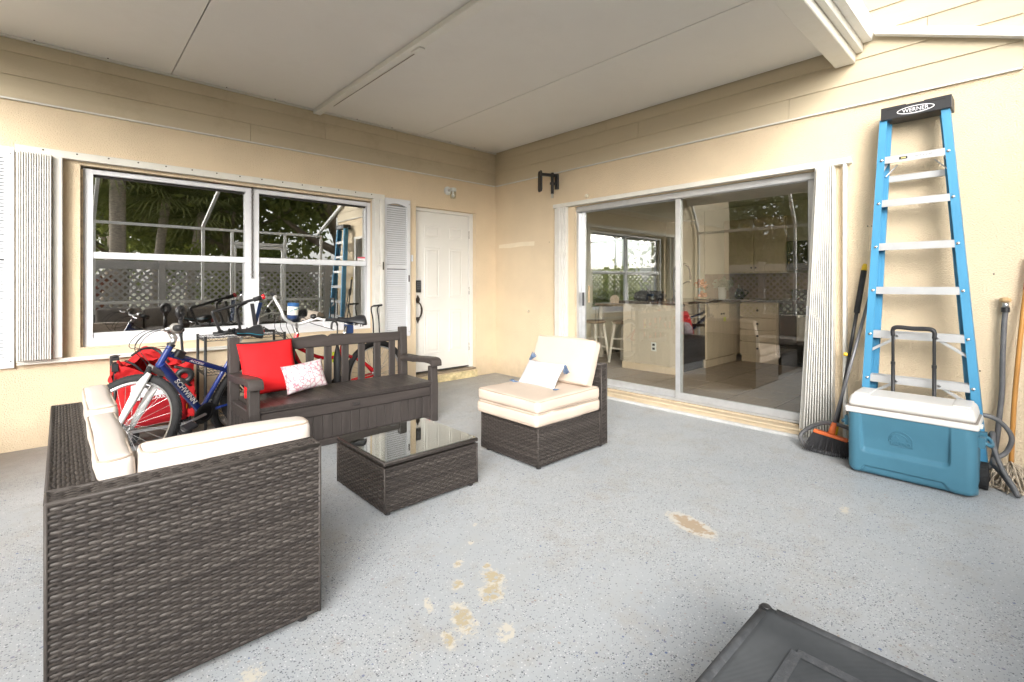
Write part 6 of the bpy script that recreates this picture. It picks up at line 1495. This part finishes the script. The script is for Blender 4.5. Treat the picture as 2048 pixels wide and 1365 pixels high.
# ------------------------------------------------------------------ raised mesh cot in the near right corner
cot = thing('mesh_cot', 'dark grey mesh raised pet cot in the bottom right corner', 'cot', (-3.2, -4.85, 0))
def mesh_fabric():
    m = bpy.data.materials.new('grey_mesh'); m.use_nodes = True; MATS['grey_mesh'] = m; n, l = m.node_tree.nodes, m.node_tree.links; b = n['Principled BSDF']
    tc = n.new('ShaderNodeTexCoord'); nz = n.new('ShaderNodeTexNoise'); nz.inputs['Scale'].default_value = 5; nz.inputs['Detail'].default_value = 7; l.new(tc.outputs['Object'], nz.inputs['Vector'])
    wv = n.new('ShaderNodeTexWave'); wv.inputs['Scale'].default_value = 110; wv.bands_direction = 'DIAGONAL'; l.new(tc.outputs['Object'], wv.inputs['Vector'])
    cr = n.new('ShaderNodeValToRGB'); cr.color_ramp.elements[0].color = (.055,.060,.065,1); cr.color_ramp.elements[1].color = (.10,.106,.112,1); cr.color_ramp.elements[0].position = .3; cr.color_ramp.elements[1].position = .7; l.new(nz.outputs['Fac'], cr.inputs[0])
    mx = n.new('ShaderNodeMix'); mx.data_type = 'RGBA'; mx.blend_type = 'MULTIPLY'; mx.inputs['Factor'].default_value = .35; l.new(cr.outputs[0], mx.inputs['A']); l.new(wv.outputs['Color'], mx.inputs['B'])
    l.new(mx.outputs['Result'], b.inputs['Base Color']); b.inputs['Roughness'].default_value = .8; b.inputs['Specular IOR Level'].default_value = .25
    bp = n.new('ShaderNodeBump'); bp.inputs['Strength'].default_value = .25; bp.inputs['Distance'].default_value = .002; l.new(wv.outputs['Fac'], bp.inputs['Height']); l.new(bp.outputs[0], b.inputs['Normal']); return m
mesh_m = mesh_fabric(); mesh_d = mat('grey_mesh_hem', (.058,.062,.068), .75, var=.2, vscale=30, bump=.2, bscale=200, dirt=.35, dirtcol=(.30,.29,.28), dscale=18)
TX0, TX1, TY0, TY1, TZ = -3.90, -2.845, -5.62, -4.562, .215
def sheet(u, v):
    x = TX0+(TX1-TX0)*u; y = TY0+(TY1-TY0)*v; e = min(u, 1-u, v, 1-v)
    d = .035*(1-math.exp(-e*7)); return (x, y, TZ+.015-d*.8+noise.noise(Vector((x*4, y*4, 3)))*.004*min(1, e*8))
sh = MB().grid(sheet, 40, 40).build('fabric', mesh_m, cot, smooth=True); s_ = sh.modifiers.new('s', 'SOLIDIFY'); s_.thickness = .003
# hem folded over the tubes and a stitched inner border
mb = MB()
for a, b in (((TX0,TY1),(TX1,TY1)), ((TX1,TY1),(TX1,TY0)), ((TX0,TY0),(TX1,TY0)), ((TX0,TY0),(TX0,TY1))): mb.tube([(a[0]+(b[0]-a[0])*t, a[1]+(b[1]-a[1])*t, TZ) for t in (.03, .2, .4, .6, .8, .97)], .0185, 12)
mb.build('hem', mesh_d, cot, smooth=True)
for ins in (.125,):
    q = [(TX0+ins,TY0+ins),(TX1-ins,TY0+ins),(TX1-ins,TY1-ins),(TX0+ins,TY1-ins)]
    for i in range(4):
        a, b = q[i], q[(i+1) % 4]; mb = MB(); d = V(b[0]-a[0], b[1]-a[1], 0).normalized(); nn = V(-d.y, d.x, 0)
        def zz(p): return sheet((p.x-TX0)/(TX1-TX0), (p.y-TY0)/(TY1-TY0))[2]+.004
        pts = [V(a[0]+(b[0]-a[0])*t/14, a[1]+(b[1]-a[1])*t/14, 0) for t in range(15)]
        vs_ = []
        for p in pts:
            for o_ in (-.014, .014): w_ = p+nn*o_; vs_.append((w_.x, w_.y, zz(w_)))
        mb.add(vs_, [(2*k, 2*k+2, 2*k+3, 2*k+1) for k in range(14)]); mb.build('stitched_band', mesh_d, cot, smooth=True)
for x in (TX0, TX1):
    for y in (TY0, TY1):
        MB().tube([(x,y,.0),(x,y,TZ+.004)], .0185, 12).lathe((x,y,TZ-.012), (0,0,1), [(.020,0),(.0215,.010),(.020,.020),(.013,.028),(.0,.030)], 18).build('corner_leg', black_p, cot, smooth=R(40))

# ------------------------------------------------------------------ sectional behind the viewer (seen only in the reflections)
grey_cu = mat('taupe_upholstery', (.22,.19,.165), .95, var=.15, vscale=20, bump=.3, bscale=250)
se = thing('outdoor_sectional', 'low taupe outdoor sofa along the screen wall, seen reflected in the window', 'sofa', (-3.0, -5.85, 0))
bx('base', wick_d, se, -4.02, -1.95, -6.02, -5.36, .04, .30, .01); bx('back_frame', wick_d, se, -4.02, -1.95, -6.06, -6.025, .04, .70, .01)
for k in range(3):
    x = -3.67+k*.69
    merge(softbox((x, -5.68, .375), (1,0,0), (0,1,0), (0,0,1), .335, .31, .07, .04, bulge=(0,0,.02), wr=.006, n=6, seed=k).build('seat_cushion', grey_cu, se, smooth=True)); merge(softbox((x, -5.93, .60), (1,0,0), (0,1,.15), (0,-.15,1), .335, .08, .20, .06, bulge=(0,.02,.02), wr=.012, n=6, seed=k+5).build('back_cushion', grey_cu, se, smooth=True))
